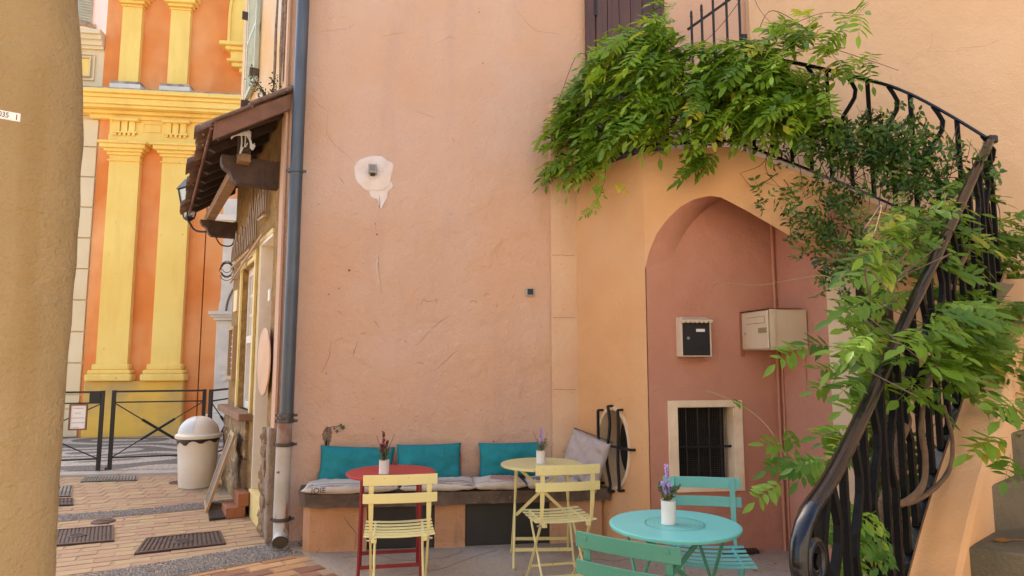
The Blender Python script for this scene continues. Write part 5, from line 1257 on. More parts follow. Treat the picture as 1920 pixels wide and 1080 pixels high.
# ================================================================== CUSHIONS
def pillow(w_, h_, t_, seed, nx=26, nz_=18, pinch=.35, wr=.006, sag=0.):
    mb = MB(); r = random.Random(seed); ox, oy = r.uniform(0, 50), r.uniform(0, 50)
    for sgn in (1, -1):
        P = []
        for j in range(nz_+1):
            row = []
            for i in range(nx+1):
                a, b_ = -1+2*i/nx, -1+2*j/nz_
                ex = 1-.045*(1-b_*b_)*abs(a)**6*1.0; ez = 1-.05*(1-a*a)*abs(b_)**6
                th_ = (max(0, 1-a**6)*max(0, 1-b_**6))**.5
                th_ = th_*(.75+.25*(1-a*a)*(1-b_*b_))
                edge = max(abs(a), abs(b_))
                d_ = noise.noise(V((a*2.2+ox, b_*2.2+oy, sgn)))*wr*1.5+noise.noise(V((a*7+ox, b_*2+oy, sgn*3)))*wr*(.4+edge)
                crease = -abs(math.sin(a*3+b_*4+ox))**12*wr*.6
                row.append(V((a*w_/2*ex, sgn*(t_/2*th_+(d_+crease)*th_), b_*h_/2*ez-sag*(1-a*a))))
            P.append(row)
        mb.grid(P if sgn > 0 else [r_[::-1] for r_ in P])
    return mb
def placed(name, label, cat, mb, mat, loc, rot, smooth=True, group=None):
    me = mb.mesh(name, mat, smooth, True); o = put(name, me, None, loc, label=label, category=cat); o.rotation_euler = rot
    if group: o['group'] = group
    return o
R_ = math.radians; GP = 'teal back cushions leaning on the pink wall'
for (lb, x, z, w_, h_, ry, rx) in (('teal cushion at the left end of the bench behind the red table', -.48, .625, .60, .30, -2.5, -13), ('teal cushion between the red and yellow tables', .105, .635, .535, .30, .7, -12), ('teal cushion partly hidden behind the yellow table', .79, .64, .55, .29, 0, -12)):
    o = placed('back_cushion', lb, 'cushion', pillow(w_, h_, .11, int(x*100), wr=.013), TEAL, (x, 5.665, z), (R_(rx), R_(-ry), 0), group=GP)
    pts = []
    for k in range(49):
        a = 2*math.pi*k/48; ca, sa_ = math.cos(a), math.sin(a); mxx = max(abs(ca), abs(sa_))**.85; pts.append(V((max(-1, min(1, ca/mxx))*w_/2*.985, .004, max(-1, min(1, sa_/mxx))*h_/2*.985)))
    mb = MB(); mb.tube([p for p in pts if p.x > w_*.44], .0045, 5); mb.tube([p for p in pts if p.z < -h_*.42 and p.x > -.1], .004, 5); lpart('red_piping', mb, REDP, o)
def seatpad(label, x, y, w_, d_, t_, seed, rz, rx=0, mat=CANV):
    mb = pillow(w_, d_, t_, seed, 30, 18, wr=.008); mb.v = [V((p.x, p.z, p.y)) for p in mb.v]
    o = placed('seat_cushion', label, 'cushion', mb, mat, (x, y, ztop(x)+t_/2-.006), (rx, 0, rz)); return o
def ontop(o, pts, wd, mat, name, closed=False, lift=.0015):
    """lays a flat print on the cushion's own surface"""
    me = o.data; from mathutils.bvhtree import BVHTree
    bv = BVHTree.FromPolygons([v.co.copy() for v in me.vertices], [tuple(p.vertices) for p in me.polygons]); mb = MB()
    def h(x, y, dirv=V((0, 0, -1)), start=1):
        r_ = bv.ray_cast(V((x, y, start)), dirv); return (r_[0].z+lift) if r_[0] else None
    if closed:
        c0 = sum((V((*p, 0)) for p in pts), V((0, 0, 0)))/len(pts); rings = []
        for f in (1, .75, .5, .25, .01): rings.append([V((c0.x+(x-c0.x)*f, c0.y+(y-c0.y)*f, h(c0.x+(x-c0.x)*f, c0.y+(y-c0.y)*f) or 0)) for x, y in pts])
        mb.grid([r_+[r_[0]] for r_ in rings])
    else:
        n = 40; L = catmull([V((*p, 0)) for p in pts], 12); rows = [[], []]
        for a, b_ in zip(L, L[1:]+[L[-1]*2-L[-2]]):
            d_ = (b_-a); d_ = d_.normalized() if d_.length > 0 else V((1, 0, 0)); nn_ = V((-d_.y, d_.x, 0))*wd/2
            z1, z2 = h(a.x+nn_.x, a.y+nn_.y), h(a.x-nn_.x, a.y-nn_.y)
            if z1 is None or z2 is None: continue
            rows[0].append(V((a.x+nn_.x, a.y+nn_.y, z1))); rows[1].append(V((a.x-nn_.x, a.y-nn_.y, z2)))
        mb.grid(rows)
    return lpart(name, mb, mat, o, fixn=False)
s1 = seatpad('white seat cushion with black stripes and printed letters at the left end of the bench', -.50, 5.52, .74, .38, .085, 1, R_(2))
ontop(s1, [(-.33, -.165), (-.15, -.160), (0, -.162), (.33, -.167)], .014, GRYP, 'stripe'); ontop(s1, [(-.33, -.13), (-.15, -.12), (0, -.125), (.33, -.13)], .014, GRYP, 'stripe')
ontop(s1, [(-.30+.022*math.cos(a), -.10+.025*math.sin(a)) for a in [i*.6 for i in range(10)]], 0, M('ochre_dot', (.35, .2, .08), .9), 'printed_dot', True)
tm_ = textmesh('JOIE', .06, INK, .0005, 'printed_letters')
o = put('printed_letters', tm_, s1, (-.235, -.186, .0)); o.rotation_euler = (R_(62), 0, R_(2))
s2 = seatpad('white seat cushion with dark stripes left of the rose patterned one', .18, 5.52, .60, .38, .085, 2, R_(-1.5))
for dy in (-.155, -.12, -.08): ontop(s2, [(-.27, dy-.01), (0, dy), (.27, dy-.02)], .013, GRYP, 'stripe')
s3 = seatpad('ivory seat cushion with a rose oval print in the middle of the bench', .66, 5.52, .42, .38, .09, 3, R_(1))
ontop(s3, [(.05+.12*math.cos(a), -.03+.09*math.sin(a)) for a in [i*.42 for i in range(15)]], 0, ROSE, 'rose_print', True)
ontop(s3, [(-.13+.06*math.cos(a), .13+.035*math.sin(a)) for a in [i*.42 for i in range(15)]], 0, GRYP, 'taupe_print', True); ontop(s3, [(-.19, -.15), (0, -.155), (.19, -.15)], .004, GRYP, 'seam')
s4 = seatpad('ivory seat cushion with taupe patches under the yellow chair back', 1.10, 5.52, .44, .38, .085, 4, R_(-2))
ontop(s4, [(-.10+.08*math.cos(a), -.05+.08*math.sin(a)) for a in [i*.42 for i in range(15)]], 0, GRYP, 'taupe_print', True); ontop(s4, [(.10+.07*math.cos(a), .08+.04*math.sin(a)) for a in [i*.42 for i in range(15)]], 0, GRYP, 'taupe_print', True)
gc = placed('corner_cushion', 'crumpled greyish linen cushion propped in the corner beside the oval window', 'cushion', pillow(.40, .42, .12, 9, wr=.030), CANG, (1.375, 5.475, .655), (R_(-14), R_(14), R_(-50)))
mb = MB(); mb.tube([V((-.20, 0, .21)), V((0, -.002, .214)), V((.20, 0, .215))], .0035, 5); lpart('dark_piping', mb, INK, gc)
# ================================================================== BARRIER, BIN, NOTICE
def barrier(label, p0, p1, z0=.03, xbox=None):
    th = thing('barrier', label, 'barrier', (p0[0], p0[1], z0), 0, 'black cross braced barriers'); a, b_ = V((*p0, 0)), V((*p1, 0)); L = (b_-a).length; d_ = (b_-a)/L
    F = Frame(a, d_, V((d_.y, -d_.x, 0)))
    for u in (0, L-.045): part('post', F.box(MB(), u, u+.045, z0-.0, 1.07, -.022, .022), BLKM, th)
    for z, h in ((1.04, .025), (.90, .018), (.17, .018)): part('rail', F.box(MB(), .045, L-.045, z, z+h, -.012, .012), BLKM, th)
    for q in ((.19, .89), (.89, .19)):
        P0, P1 = F.p(.05, q[0], 0), F.p(L-.05, q[1], 0); part('brace', MB().tube([P0, P1], .008, 6), BLKM, th); m_ = (P0+P1)/2; e = (P1-P0).normalized(); part('brace_sleeve', MB().tube([m_-e*.24, m_+e*.24], .019, 6), BLKM, th)
    return th, F, L
f1 = onz(197, 880, .03); fdir = V((math.cos(R_(-7)), math.sin(R_(-7)), 0)) ; fdir = V((.985, .17, 0)).normalized()
gx, gy = f1.x, f1.y
b1, F1, L1 = barrier('middle section of the black barrier in front of the church, behind the bin', (gx+.03, gy), (gx+.03+1.16*fdir.x, gy+1.16*fdir.y))
b2, F2, L2 = barrier('left section of the black barrier, carrying the paper notice', (gx-.03-1.5*fdir.x, gy-.08-1.5*fdir.y), (gx-.03, gy-.08))
part('lock_box', F2.box(MB(), L2-.17, L2-.045, .91, 1.04, -.03, .03), BLKM, b2)
part('ground_bolt', MB().tube([(gx+.02, gy-.03, .06), (gx+.02, gy-.03, 0.0)], .012, 6), BLKM, b2)
e0 = (gx+.12+1.16*fdir.x, gy+1.16*fdir.y-.12); barrier('right section of the black barrier running behind the house corner', e0, (e0[0]+.12, e0[1]+1.25))
nt_ = thing('notice', 'white paper notice in a reddish wooden frame hung on the barrier', 'notice', F2.p(L2-.62, .5, .03))
u1_, zt1 = F2.px(131, 758, .03); u2_, zb1 = F2.px(162, 806, .03); 
mb = MB()
for a in ((u1_, u1_+.018, zb1, zt1), (u2_-.018, u2_, zb1, zt1), (u1_+.018, u2_-.018, zt1-.018, zt1), (u1_+.018, u2_-.018, zb1, zb1+.018)): F2.box(mb, *a, .02, .045)
part('frame', mb, FRAMEW, nt_); sh_ = part('paper', F2.box(MB(), u1_+.018, u2_-.018, zb1+.018, zt1-.018, .025, .032), PAPER, nt_)
mb = MB(); rr = random.Random(5); Wd = u2_-u1_
for k, (x0, x1) in enumerate(((.22, .78), (.3, .62), (.15, .8), (.15, .85), (.28, .55))):
    u = u1_+Wd*x0; z = zt1-.06-k*.062
    while u < u1_+Wd*x1: l = rr.uniform(.004, .010); F2.box(mb, u, u+l, z, z+.009, .032, .0325); u += l+.005
part('printed_lines', mb, GRYP, sh_)
bn = thing('litter_bin', 'cream plastic swing top litter bin standing on the lane tiles', 'bin', (*onz(368, 912, 0).xy, .0)); bx0, by0 = bn.location.x, bn.location.y
mb = MB(); mb.lathe([(0, .004), (.185, .004), (.192, .02), (.190, .035), (.198, .05), (.212, .30), (.226, .55), (.230, .555), (.230, .57)], (bx0, by0, 0), 40); part('body', mb, BINM, bn, smooth=40)
mb = MB(); P = []
for k in range(41):
    a = 2*math.pi*k/40; P.append([V((bx0+.233*math.cos(a), by0+.233*math.sin(a), .575)), V((bx0+(.236+.003*math.sin(k*3.1))*math.cos(a), by0+(.236+.003*math.sin(k*3.1))*math.sin(a), .545)), V((bx0+.230*math.cos(a), by0+.230*math.sin(a), .53+.018*math.sin(k*1.3)-(.02 if math.cos(a) < -.3 else 0)))])
mb.grid(P); part('liner', mb, BAG, bn, fixn=False, smooth=True)
mb = MB(); mb.lathe([(.250, .565), (.256, .575), (.256, .60), (.245, .612), (.225, .618)]+[(.222*math.cos(a), .615+.20*math.sin(a)) for a in [i*math.pi/2/9 for i in range(1, 10)]], (bx0, by0, 0), 40); part('domed_lid', mb, BINM, bn, smooth=40)
mb = MB(); P = []
for j in range(9):
    a = .10+1.25*j/8; row = []
    for i in range(9):
        c_ = R_(195)+R_(75)*i/8; row.append(V((bx0+.2255*math.cos(a)*math.cos(c_), by0+.2255*math.cos(a)*math.sin(c_), .617+.203*math.sin(a))))
    P.append(row)
mb.grid(P); part('swing_flap', mb, BING, bn, smooth=True, fixn=False)
# ================================================================== NEAR LEFT HOUSE CORNER
nh = thing('corner_house', 'tan plastered house corner with a wavy worn edge close at the left', 'house', (-1.1, 1.9, 0))
EDGE = [(0, 139), (120, 146), (250, 148), (330, 145), (430, 138), (520, 131), (600, 126), (680, 118), (740, 113), (820, 108), (900, 103), (1000, 98), (1080, 95), (1200, 90)]
DC = 2.1; mb = MB(); P = []
for j in range(120):
    y = -400+j*(1500+400)/119; x = interp(y, EDGE) if y > 0 else 139+y*.035
    q = atd(x, y, DC); zz = q.z; jit = nz((0, 0, zz), 7, .006)
    row = []
    for k in range(0, 30):      # flat face running left/towards the camera
        f = 2.6*(1-k/29); row.append(V((q.x-.16-f*.995+0, q.y-.10-f*.36, zz))+V((-.36, .93, 0))*(-nz((f, 3, zz), 2.5, .008)-nz((f, 7, zz), 9, .002)))
    for k in range(1, 9):       # rounded arris
        a = math.radians(-70+95*k/8); row.append(V((q.x-.16+.16*math.sin(math.radians(90*k/8))+jit, q.y-.10+.13*(1-math.cos(math.radians(90*k/8))), zz)))
    for k in range(1, 8): row.append(V((q.x+jit*.5-.06*k*k, q.y+.03+k*.10, zz)))
    P.append(row)
mb.grid(P); part('wall', mb, TAN, nh, smooth=True)
pl_ = atd(18, 222, 1.83); wallrow = None
th_ = thing('number_plate', 'small white enamel number plate on the tan wall', 'number plate', pl_)
U_ = V((.995, .36, 0)).normalized(); N_ = V((.36, -.995, 0)).normalized(); FN = Frame(V((pl_.x, pl_.y, 0)), U_, N_)
FN.O = FN.O+N_*.02
zz = pl_.z; TILT = -.075*1.0
mb = MB(); a = [FN.p(-.05, zz+.0155, 0), FN.p(.028, zz+.011, 0), FN.p(.028, zz-.0125, 0), FN.p(-.05, zz-.0085, 0)]; mb.prism(a, N_*.003); part('plate', mb, PAPER, th_)
tm_ = textmesh('035', .021, INK, .0003, 'digits'); o = put('digits', tm_, th_, N_*.024+V((0, 0, .0012))-U_*.010); o.rotation_euler = Matrix((U_, ZU, N_)).transposed().to_euler(); o.rotation_euler.rotate_axis('Z', R_(-3)); o.scale = (.8, 1, 1)
mb = MB(); FN.box(mb, .0185, .0210, zz-.009, zz+.007, .003, .0035); part('red_mark', mb, REDD, th_)
# ================================================================== OPPOSITE HOUSE (behind the camera; bounces daylight into the court)
oh = thing('opposite_house', 'ochre house front across the terrace behind the viewer', 'house', (0, -7, 0))
FOH = Frame((0, -7.5, 0), (-1, 0, 0), (0, 1, 0))
mb = MB(); FOH.box(mb, -14, 12, 0, 8.5, -1, 0); part('wall', mb, ROOFG, oh)
for k in range(5):
    for z in (1.0, 4.2):
        f_ = part('window', FOH.box(MB(), -11+k*4.2, -9.8+k*4.2, z, z+1.7, 0, .03), WHITE, oh); part('pane', FOH.box(MB(), -10.9+k*4.2, -9.9+k*4.2, z+.1, z+1.6, .03, .035), GLASSD, f_)
# ================================================================== VEGETATION
def wis_mesh(name, n, L, ll, lw, seed, mat, droop=.35, young=False):
    """one compound leaf along +X: a rachis with n pairs of leaflets and a terminal one"""
    r = random.Random(seed); mb = MB(); tone = []
    def P(s): return V((L*s, nz((s, seed, 0), 2, .02)*s, -droop*L*s*s))
    mb.tube([P(i/8) for i in range(9)], .0014, 3, cap=False); tone += [.0]*0
    nf0 = len(mb.f)
    def leaflet(base, d_, up_, l, w_):
        d_ = d_.normalized(); s_ = d_.cross(up_).normalized(); u_ = s_.cross(d_); cols = [0, .3, .62, 1]; ws = [.10, .5, .44, .0]
        c = r.uniform(-.25, .15); fold = r.uniform(.12, .3); wig = r.uniform(-.06, .06); vs = []
        for a, b_ in zip(cols, ws):
            m_ = base+d_*l*a+u_*(c*l*a*a)+s_*wig*l*math.sin(a*3)
            vs += [m_-s_*w_*b_+u_*w_*b_*fold, m_, m_+s_*w_*b_+u_*w_*b_*fold]
        f = []
        for i in range(3):
            o = i*3; f += [(o, o+1, o+4, o+3), (o+1, o+2, o+5, o+4)]
        mb.add(vs, f)
    for i in range(n):
        s = .22+.74*i/n; b_ = P(s); k = math.sin(math.pi*(.25+.6*i/n)); 
        for sd_2 in (-1, 1):
            d_ = V((r.uniform(.35, .75), sd_2, r.uniform(-.45, .05))); leaflet(b_+V((0, sd_2*.002, 0)), d_, V((0, 0, 1)), ll*k*r.uniform(.85, 1.12), lw*k*r.uniform(.85, 1.1))
    leaflet(P(1), P(1)-P(.9), V((0, 0, 1)), ll*.95, lw)
    me = mb.mesh(name, mat, smooth=True, fixn=False); me['nleaf'] = n; return me, mb
def rotm(d_, upv, roll=0.):
    d_ = V(d_).normalized(); y = V(upv).cross(d_)
    if y.length < 1e-4: y = V((0, 1, 0))
    y.normalize(); z = d_.cross(y); m_ = Matrix((d_, y, z)).transposed(); return m_ @ Matrix.Rotation(roll, 3, 'X')
def join_leaves(name, items, mat, parent, protos):
    """one mesh out of many leaf copies, with a tone per copy"""
    vs, fs, tn = [], [], []; r = random.Random(77)
    for pos, m_, sc, k in items:
        pv, pf = protos[k]; o = len(vs); t_ = r.random()
        vs += [tuple(pos+m_ @ (v*sc)) for v in pv]; fs += [tuple(i+o for i in f) for f in pf]; tn += [t_]*len(pv)
    w0 = wloc(parent); me = bpy.data.meshes.new(name); me.from_pydata([(a-w0.x, b-w0.y, c-w0.z) for a, b, c in vs], [], fs); me.materials.append(mat)
    at = me.attributes.new('tone', 'FLOAT', 'POINT'); at.data.foreach_set('value', tn)
    for p in me.polygons: p.use_smooth = True
    return put(name, me, parent, kind='stuff')
def foliage(parent, items, meshes, protos, mat, nmax=300):
    items = sorted(items, key=lambda it: (it[0]-CAM).length/it[2])
    for pos, m_, sc, k in items[:nmax]:
        o = bpy.data.objects.new('leaf', meshes[k]); C.objects.link(o); o.parent = parent
        o.matrix_local = Matrix.Translation(pos-wloc(parent)) @ m_.to_4x4() @ Matrix.Scale(sc, 4)
    if items[nmax:]: join_leaves('foliage', items[nmax:], mat, parent, protos)
def raild(px_):      # horizontal distance of the upper railing seen at a picture column
    best = None
    for p in up:
        x, y = proj(p); 
        if best is None or abs(x-px_) < best[0]: best = (abs(x-px_), hd(p))
    return best[1]
def lowd(px_, py_):
    best = None
    for p in low:
        x, y = proj(p); e = abs(x-px_)
        if best is None or e < best[0]: best = (e, hd(p))
    return best[1]
rv = random.Random(42)
Wm = [wis_mesh('leaf', n, L, .088, .034, s, WIS, dr) for n, L, s, dr in ((5, .19, 1, .35), (6, .22, 2, .5), (5, .20, 3, .2), (6, .24, 4, .6), (4, .17, 5, .3))]
wmesh = [a for a, b_ in Wm]; wproto = [([v for v in b_.v], b_.f) for a, b_ in Wm]
Wb = [wis_mesh('leaf', n, L, .115, .044, s+20, WISD, dr) for n, L, s, dr in ((4, .20, 1, .25), (5, .23, 2, .4), (4, .20, 3, .1), (5, .24, 4, .3), (3, .16, 5, .2))]
bmesh_ = [a for a, b_ in Wb]; bproto = [([v for v in b_.v], b_.f) for a, b_ in Wb]
def fill(polys, dens, depthf, dirf, scale, rnd, kmax, cuts=()):
    items = []
    for poly, n in polys:
        xs = [p[0] for p in poly]; ys = [p[1] for p in poly]; c = 0; tries = 0
        while c < n and tries < n*30:
            tries += 1; x, y = rnd.uniform(min(xs), max(xs)), rnd.uniform(min(ys), max(ys))
            if not pix_poly_in(x, y, poly): continue
            if cuts and noise.noise(V((x*.016, y*.02, 5.3))) < cuts[0] and rnd.random() < cuts[1]: continue
            d_ = depthf(x, y, rnd); pos = atd(x, y, d_); m_ = dirf(x, y, rnd); items.append((pos, m_, scale*rnd.uniform(.7, 1.15), rnd.randrange(kmax))); c += 1
    return items
RTc, UPc = RT, ZU
# upper wisteria over the landing
wu = thing('wisteria', 'bright green wisteria spilling over the landing railing beside the wooden door', 'climbing plant', (2.0, 4.9, 3.1))
def dir_up(x, y, r):
    lx = (x-1330)/300
    d_ = RT*(-.75+.35*lx+r.uniform(-.6, .6)) + ZU*(-.30+r.uniform(-.45, .35)) - HF*r.uniform(.1, .9)
    return rotm(d_, ZU*1.0+RT*r.uniform(-.5, .5)-HF*r.uniform(.1, .8), r.uniform(-.5, .5))
def dep_up(x, y, r):
    base = raild(max(1085, min(1560, x))) if x < 1560 else 4.55
    return base-.38*abs(r.gauss(0, .5))-.03+(.25 if r.random() < .15 else 0)
P1_ = [(1040, 320), (1038, 265), (1062, 195), (1098, 150), (1130, 95), (1175, 60), (1235, 40), (1300, 60), (1350, 75), (1420, 70), (1470, 110), (1490, 160), (1480, 215), (1420, 235), (1360, 225), (1330, 235), (1290, 225), (1240, 235), (1180, 255), (1120, 290), (1075, 318)]
P2_ = [(1390, 150), (1450, 110), (1540, 120), (1555, 170), (1540, 215), (1470, 230), (1400, 225)]
P3_ = [(1215, 60), (1235, 0), (1262, 0), (1280, 50), (1260, 80)]
P4_ = [(1430, 60), (1490, 30), (1560, 15), (1620, 25), (1600, 60), (1560, 85), (1500, 100), (1440, 110)]
P5_ = [(1540, 80), (1600, 85), (1650, 105), (1688, 130), (1670, 145), (1600, 135), (1545, 150)]
P6_ = [(1290, 225), (1345, 225), (1365, 250), (1342, 330), (1330, 335), (1310, 300), (1290, 260)]
P7_ = [(1050, 290), (1150, 250), (1180, 260), (1140, 320), (1090, 325), (1060, 335)]
items = fill([(P1_, 790), (P2_, 190), (P3_, 16), (P4_, 48), (P5_, 14), (P6_, 22), (P7_, 40)], 1, dep_up, dir_up, 1.08, rv, 5, (-.22, .5))
for x, y in ((1130, 345), (1110, 350), (1150, 342), (1118, 372), (1112, 390)): items.append((atd(x, y, 5.1), rotm(RT*rv.uniform(-1, .8)+ZU*-.5-HF*.4, -HF+ZU*.5), .62, 4))
foliage(wu, items, wmesh, wproto, WIS)
tm = MB(); rr = random.Random(31)
for k in range(26):
    x0, y0 = rr.uniform(1110, 1480), rr.uniform(120, 220); x1, y1 = x0+rr.uniform(-110, 110), y0+rr.uniform(-50, 110)
    d0, d1 = raild(x0)-.02, raild(max(1085, x1))-rr.uniform(.1, .3)
    tm.tube(catmull([atd(x0, y0, d0), atd((x0+x1)/2, min(y0, y1)-rr.uniform(0, 30), (d0+d1)/2-.05), atd(x1, y1, d1)], 6), .004, 4, r2=.0015)
for pts in ([(1420, 60, 4.7), (1450, 20, 4.5), (1530, 70, 4.4), (1600, 150, 4.4)], [(1460, 110, 4.7), (1540, 90, 4.4), (1620, 110, 4.3), (1685, 132, 4.25)], [(1390, 100, 4.8), (1460, 60, 4.5), (1540, 25, 4.4), (1620, 28, 4.3)], [(1170, 250, 5.2), (1140, 290, 5.1), (1132, 345, 5.1), (1112, 392, 5.08)], [(1400, -60, 4.7), (1420, 10, 4.6), (1460, 60, 4.6)], [(1430, -60, 4.7), (1350, 50, 4.75), (1280, 110, 4.9)]):
    tm.tube(catmull([atd(*p) for p in pts], 6), .003, 4, r2=.0015)
part('stem', tm, TWIG, wu)
# lower wisteria round the lower handrail
wl = thing('wisteria', 'broad leaved wisteria wrapping the lower handrail above the concrete steps', 'climbing plant', (2.3, 3.0, .1))
def dir_lo(x, y, r):
    s_ = -1 if x < 1700 else (1 if r.random() < .6 else -1)
    d_ = RT*(s_*r.uniform(.35, 1.0)) + ZU*r.uniform(-.30, .12) - HF*r.uniform(-.1, .75)
    return rotm(d_, ZU*1.0-HF*r.uniform(.2, .9)+RT*r.uniform(-.3, .3), r.uniform(-.35, .35))
def dep_lo(x, y, r):
    b_ = lowd(x, y)
    if x > 1720 and y > 560: return b_-r.uniform(.0, .5)-.08
    if 610 < y < 685 and r.random() < .3: return b_-r.uniform(.08, .25)
    return b_+r.uniform(.06, .55)
Q1 = [(1640, 560), (1660, 480), (1710, 440), (1770, 410), (1830, 390), (1905, 400), (1915, 560), (1915, 780), (1860, 740), (1790, 690), (1720, 740), (1670, 740), (1630, 700), (1620, 620)]
Q2 = [(1700, 600), (1800, 560), (1915, 540), (1918, 740), (1880, 800), (1830, 745), (1760, 730), (1690, 760), (1640, 720)]
Q3 = [(1600, 700), (1640, 700), (1660, 760), (1620, 840), (1570, 880), (1540, 870), (1570, 800)]
Q4 = [(1640, 420), (1720, 370), (1790, 385), (1800, 430), (1740, 480), (1640, 510)]
Q5 = [(1790, 330), (1850, 350), (1900, 430), (1890, 500), (1800, 480)]
Q6 = [(1570, 960), (1640, 930), (1680, 1000), (1690, 1060), (1640, 1075), (1590, 1050)]
items = fill([(Q1, 165), (Q2, 180), (Q4, 45), (Q5, 26), ([(1740, 470), (1918, 430), (1918, 660), (1770, 620)], 110)], 1, dep_lo, dir_lo, .76, rv, 5, (-.20, .6))
items += fill([(Q3, 18)], 1, lambda x, y, r: lowd(max(1560, x), y)+r.uniform(.1, .5), dir_lo, .60, rv, 5)
items += fill([(Q6, 30)], 1, lambda x, y, r: 2.45+r.uniform(-.1, .3), dir_lo, .55, rv, 5)
items += fill([([(1840, 760), (1915, 740), (1918, 850), (1885, 860)], 11)], 1, lambda x, y, r: 2.5, dir_lo, .7, rv, 5)
def sprig(pts, dd, ends, sc=.62, r_=.0022, mat=GTWIG):
    cv = catmull([atd(x, y, d_) for (x, y), d_ in zip(pts, dd)], 8); tw.tube(cv, r_, 4, r2=.0012)
    for f, dr_, dz, k in ends:
        p = cv[min(len(cv)-1, int(f*(len(cv)-1)))]; items.append((p, rotm(RT*dr_+ZU*dz-HF*.25, ZU*.8-HF*.7), sc, k))
tw = MB()
sprig([(1600, 640), (1560, 650), (1520, 645)], [3.3, 3.2, 3.2], [(1, -1, -.25, 1), (.5, -.8, .2, 4)], .8)
sprig([(1480, 865), (1430, 790), (1360, 745), (1280, 725), (1225, 735), (1215, 760)], [3.6, 3.9, 4.2, 4.5, 4.7, 4.8], [(.38, .8, -.25, 4), (0, -.6, -.9, 4)], .45)
sprig([(1600, 820), (1540, 860), (1480, 850), (1470, 800)], [2.7, 2.8, 2.9, 2.9], [(1, .3, -.6, 4), (.55, -1, -.15, 3), (.3, -1, -.5, 1), (.8, -.8, .15, 4)], .62)
sprig([(1560, 880), (1510, 880), (1470, 900)], [2.5, 2.5, 2.5], [(1, -1, -.45, 3), (.5, -1, .1, 2), (.3, .2, -.7, 4)], .55)
sprig([(1560, 545), (1550, 518), (1500, 522), (1420, 535), (1350, 530), (1333, 548), (1330, 560)], [3.6, 3.7, 3.9, 4.2, 4.5, 4.6, 4.6], [], .5, .0025)
sprig([(1560, 720), (1585, 690), (1640, 660)], [3.0, 3.0, 3.1], [(0, -1, -.2, 4), (.4, -.9, .2, 2)], .6)
foliage(wl, items, bmesh_, bproto, WISD)
part('tendril', tw, GTWIG, wl)
tr = MB()
def vine(pts, r0_, r1_): 
    cv = catmull([atd(x, y, d_) for x, y, d_ in pts], 8); tr.tube(cv, lambda s: (r0_+(r1_-r0_)*s)*(1+.25*noise.noise(V((s*14, r0_*99, 0)))), 8)
vine([(1640, 1110, 2.75), (1650, 1020, 2.75), (1655, 960, 2.78), (1675, 900, 2.8), (1690, 860, 2.82), (1684, 830, 2.8), (1700, 790, 2.85), (1690, 740, 2.9), (1720, 660, 3.05), (1770, 560, 3.3), (1820, 460, 3.5)], .030, .012)
vine([(1660, 950, 2.74), (1700, 940, 2.7), (1730, 910, 2.72), (1735, 860, 2.75), (1728, 800, 2.8), (1740, 720, 2.9), (1790, 600, 3.2)], .016, .009)
vine([(1650, 935, 2.7), (1690, 945, 2.7), (1740, 925, 2.8), (1780, 880, 2.95), (1785, 820, 3.0), (1770, 760, 3.0)], .013, .008)
vine([(1570, 1110, 2.5), (1580, 1040, 2.5), (1590, 980, 2.52), (1592, 940, 2.55)], .010, .006)
for k in range(14):
    x0 = rr.uniform(1620, 1900); y0 = rr.uniform(430, 760); d0 = lowd(x0, y0)+rr.uniform(.05, .3)
    vine([(x0, y0, d0), (x0+rr.uniform(-60, 60), y0+rr.uniform(-80, 40), d0+rr.uniform(-.15, .1)), (x0+rr.uniform(-110, 110), y0+rr.uniform(-60, 120), d0-rr.uniform(0, .3))], .004, .002)
part('trunk', tr, BARK, wl, smooth=True)
# jasmine on the upper flight railing
jm = thing('jasmine', 'dark small leaved jasmine tangled through the middle of the curved railing', 'climbing plant', (2.95, 4.2, 2.4))
def jas_mesh(s, l, w_, n):
    r = random.Random(s); mb = MB()
    mb.tube([V((0, 0, 0)), V((l*.9, 0, -.01)), V((l*1.9, 0, -.04))], .0010, 3, cap=False)
    for i in range(n):
        b_ = V((l*1.9*(i+.6)/n, 0, -.01-.03*(i/n)**2))
        for sg in (-1, 1):
            d_ = V((r.uniform(.1, .8), sg, r.uniform(-.5, .5))).normalized(); s_ = d_.cross(V((r.uniform(-.3, .3), 0, 1))).normalized(); u_ = s_.cross(d_); ll = l*r.uniform(.75, 1.15)
            mb.add([b_, b_+d_*ll*.33-s_*w_*.48+u_*.003, b_+d_*ll*.33+s_*w_*.48+u_*.003, b_+d_*ll*.36, b_+d_*ll*.72-s_*w_*.32, b_+d_*ll*.72+s_*w_*.32, b_+d_*ll*.74-u_*.003, b_+d_*ll-u_*.006], [(0, 3, 1), (0, 2, 3), (1, 3, 6, 4), (3, 2, 5, 6), (4, 6, 7), (6, 5, 7)])
    return mb.mesh('leaf', JAS, True, False), mb
Jm = [jas_mesh(s, .058, .026, n) for s, n in ((1, 2), (2, 3), (3, 2), (4, 3), (5, 2))]
jmesh = [a for a, b_ in Jm]; jproto = [(list(b_.v), b_.f) for a, b_ in Jm]
def dir_j(x, y, r):
    d_ = RT*r.uniform(-1, 1)+ZU*r.uniform(-.9, .8)-HF*r.uniform(-.2, 1); return rotm(d_, V((r.uniform(-1, 1), r.uniform(-1, .2), r.uniform(.1, 1))), r.uniform(-1, 1))
def dep_j(x, y, r): return raild(min(1880, x))+r.gauss(-.05, .10)-.02
J1 = [(1450, 215), (1500, 205), (1560, 225), (1620, 225), (1660, 200), (1690, 190), (1710, 240), (1800, 265), (1860, 310), (1850, 370), (1760, 380), (1690, 370), (1620, 330), (1540, 310), (1470, 280)]
J2 = [(1415, 300), (1520, 320), (1600, 330), (1700, 370), (1790, 400), (1760, 470), (1690, 540), (1600, 540), (1530, 490), (1480, 450), (1425, 390)]
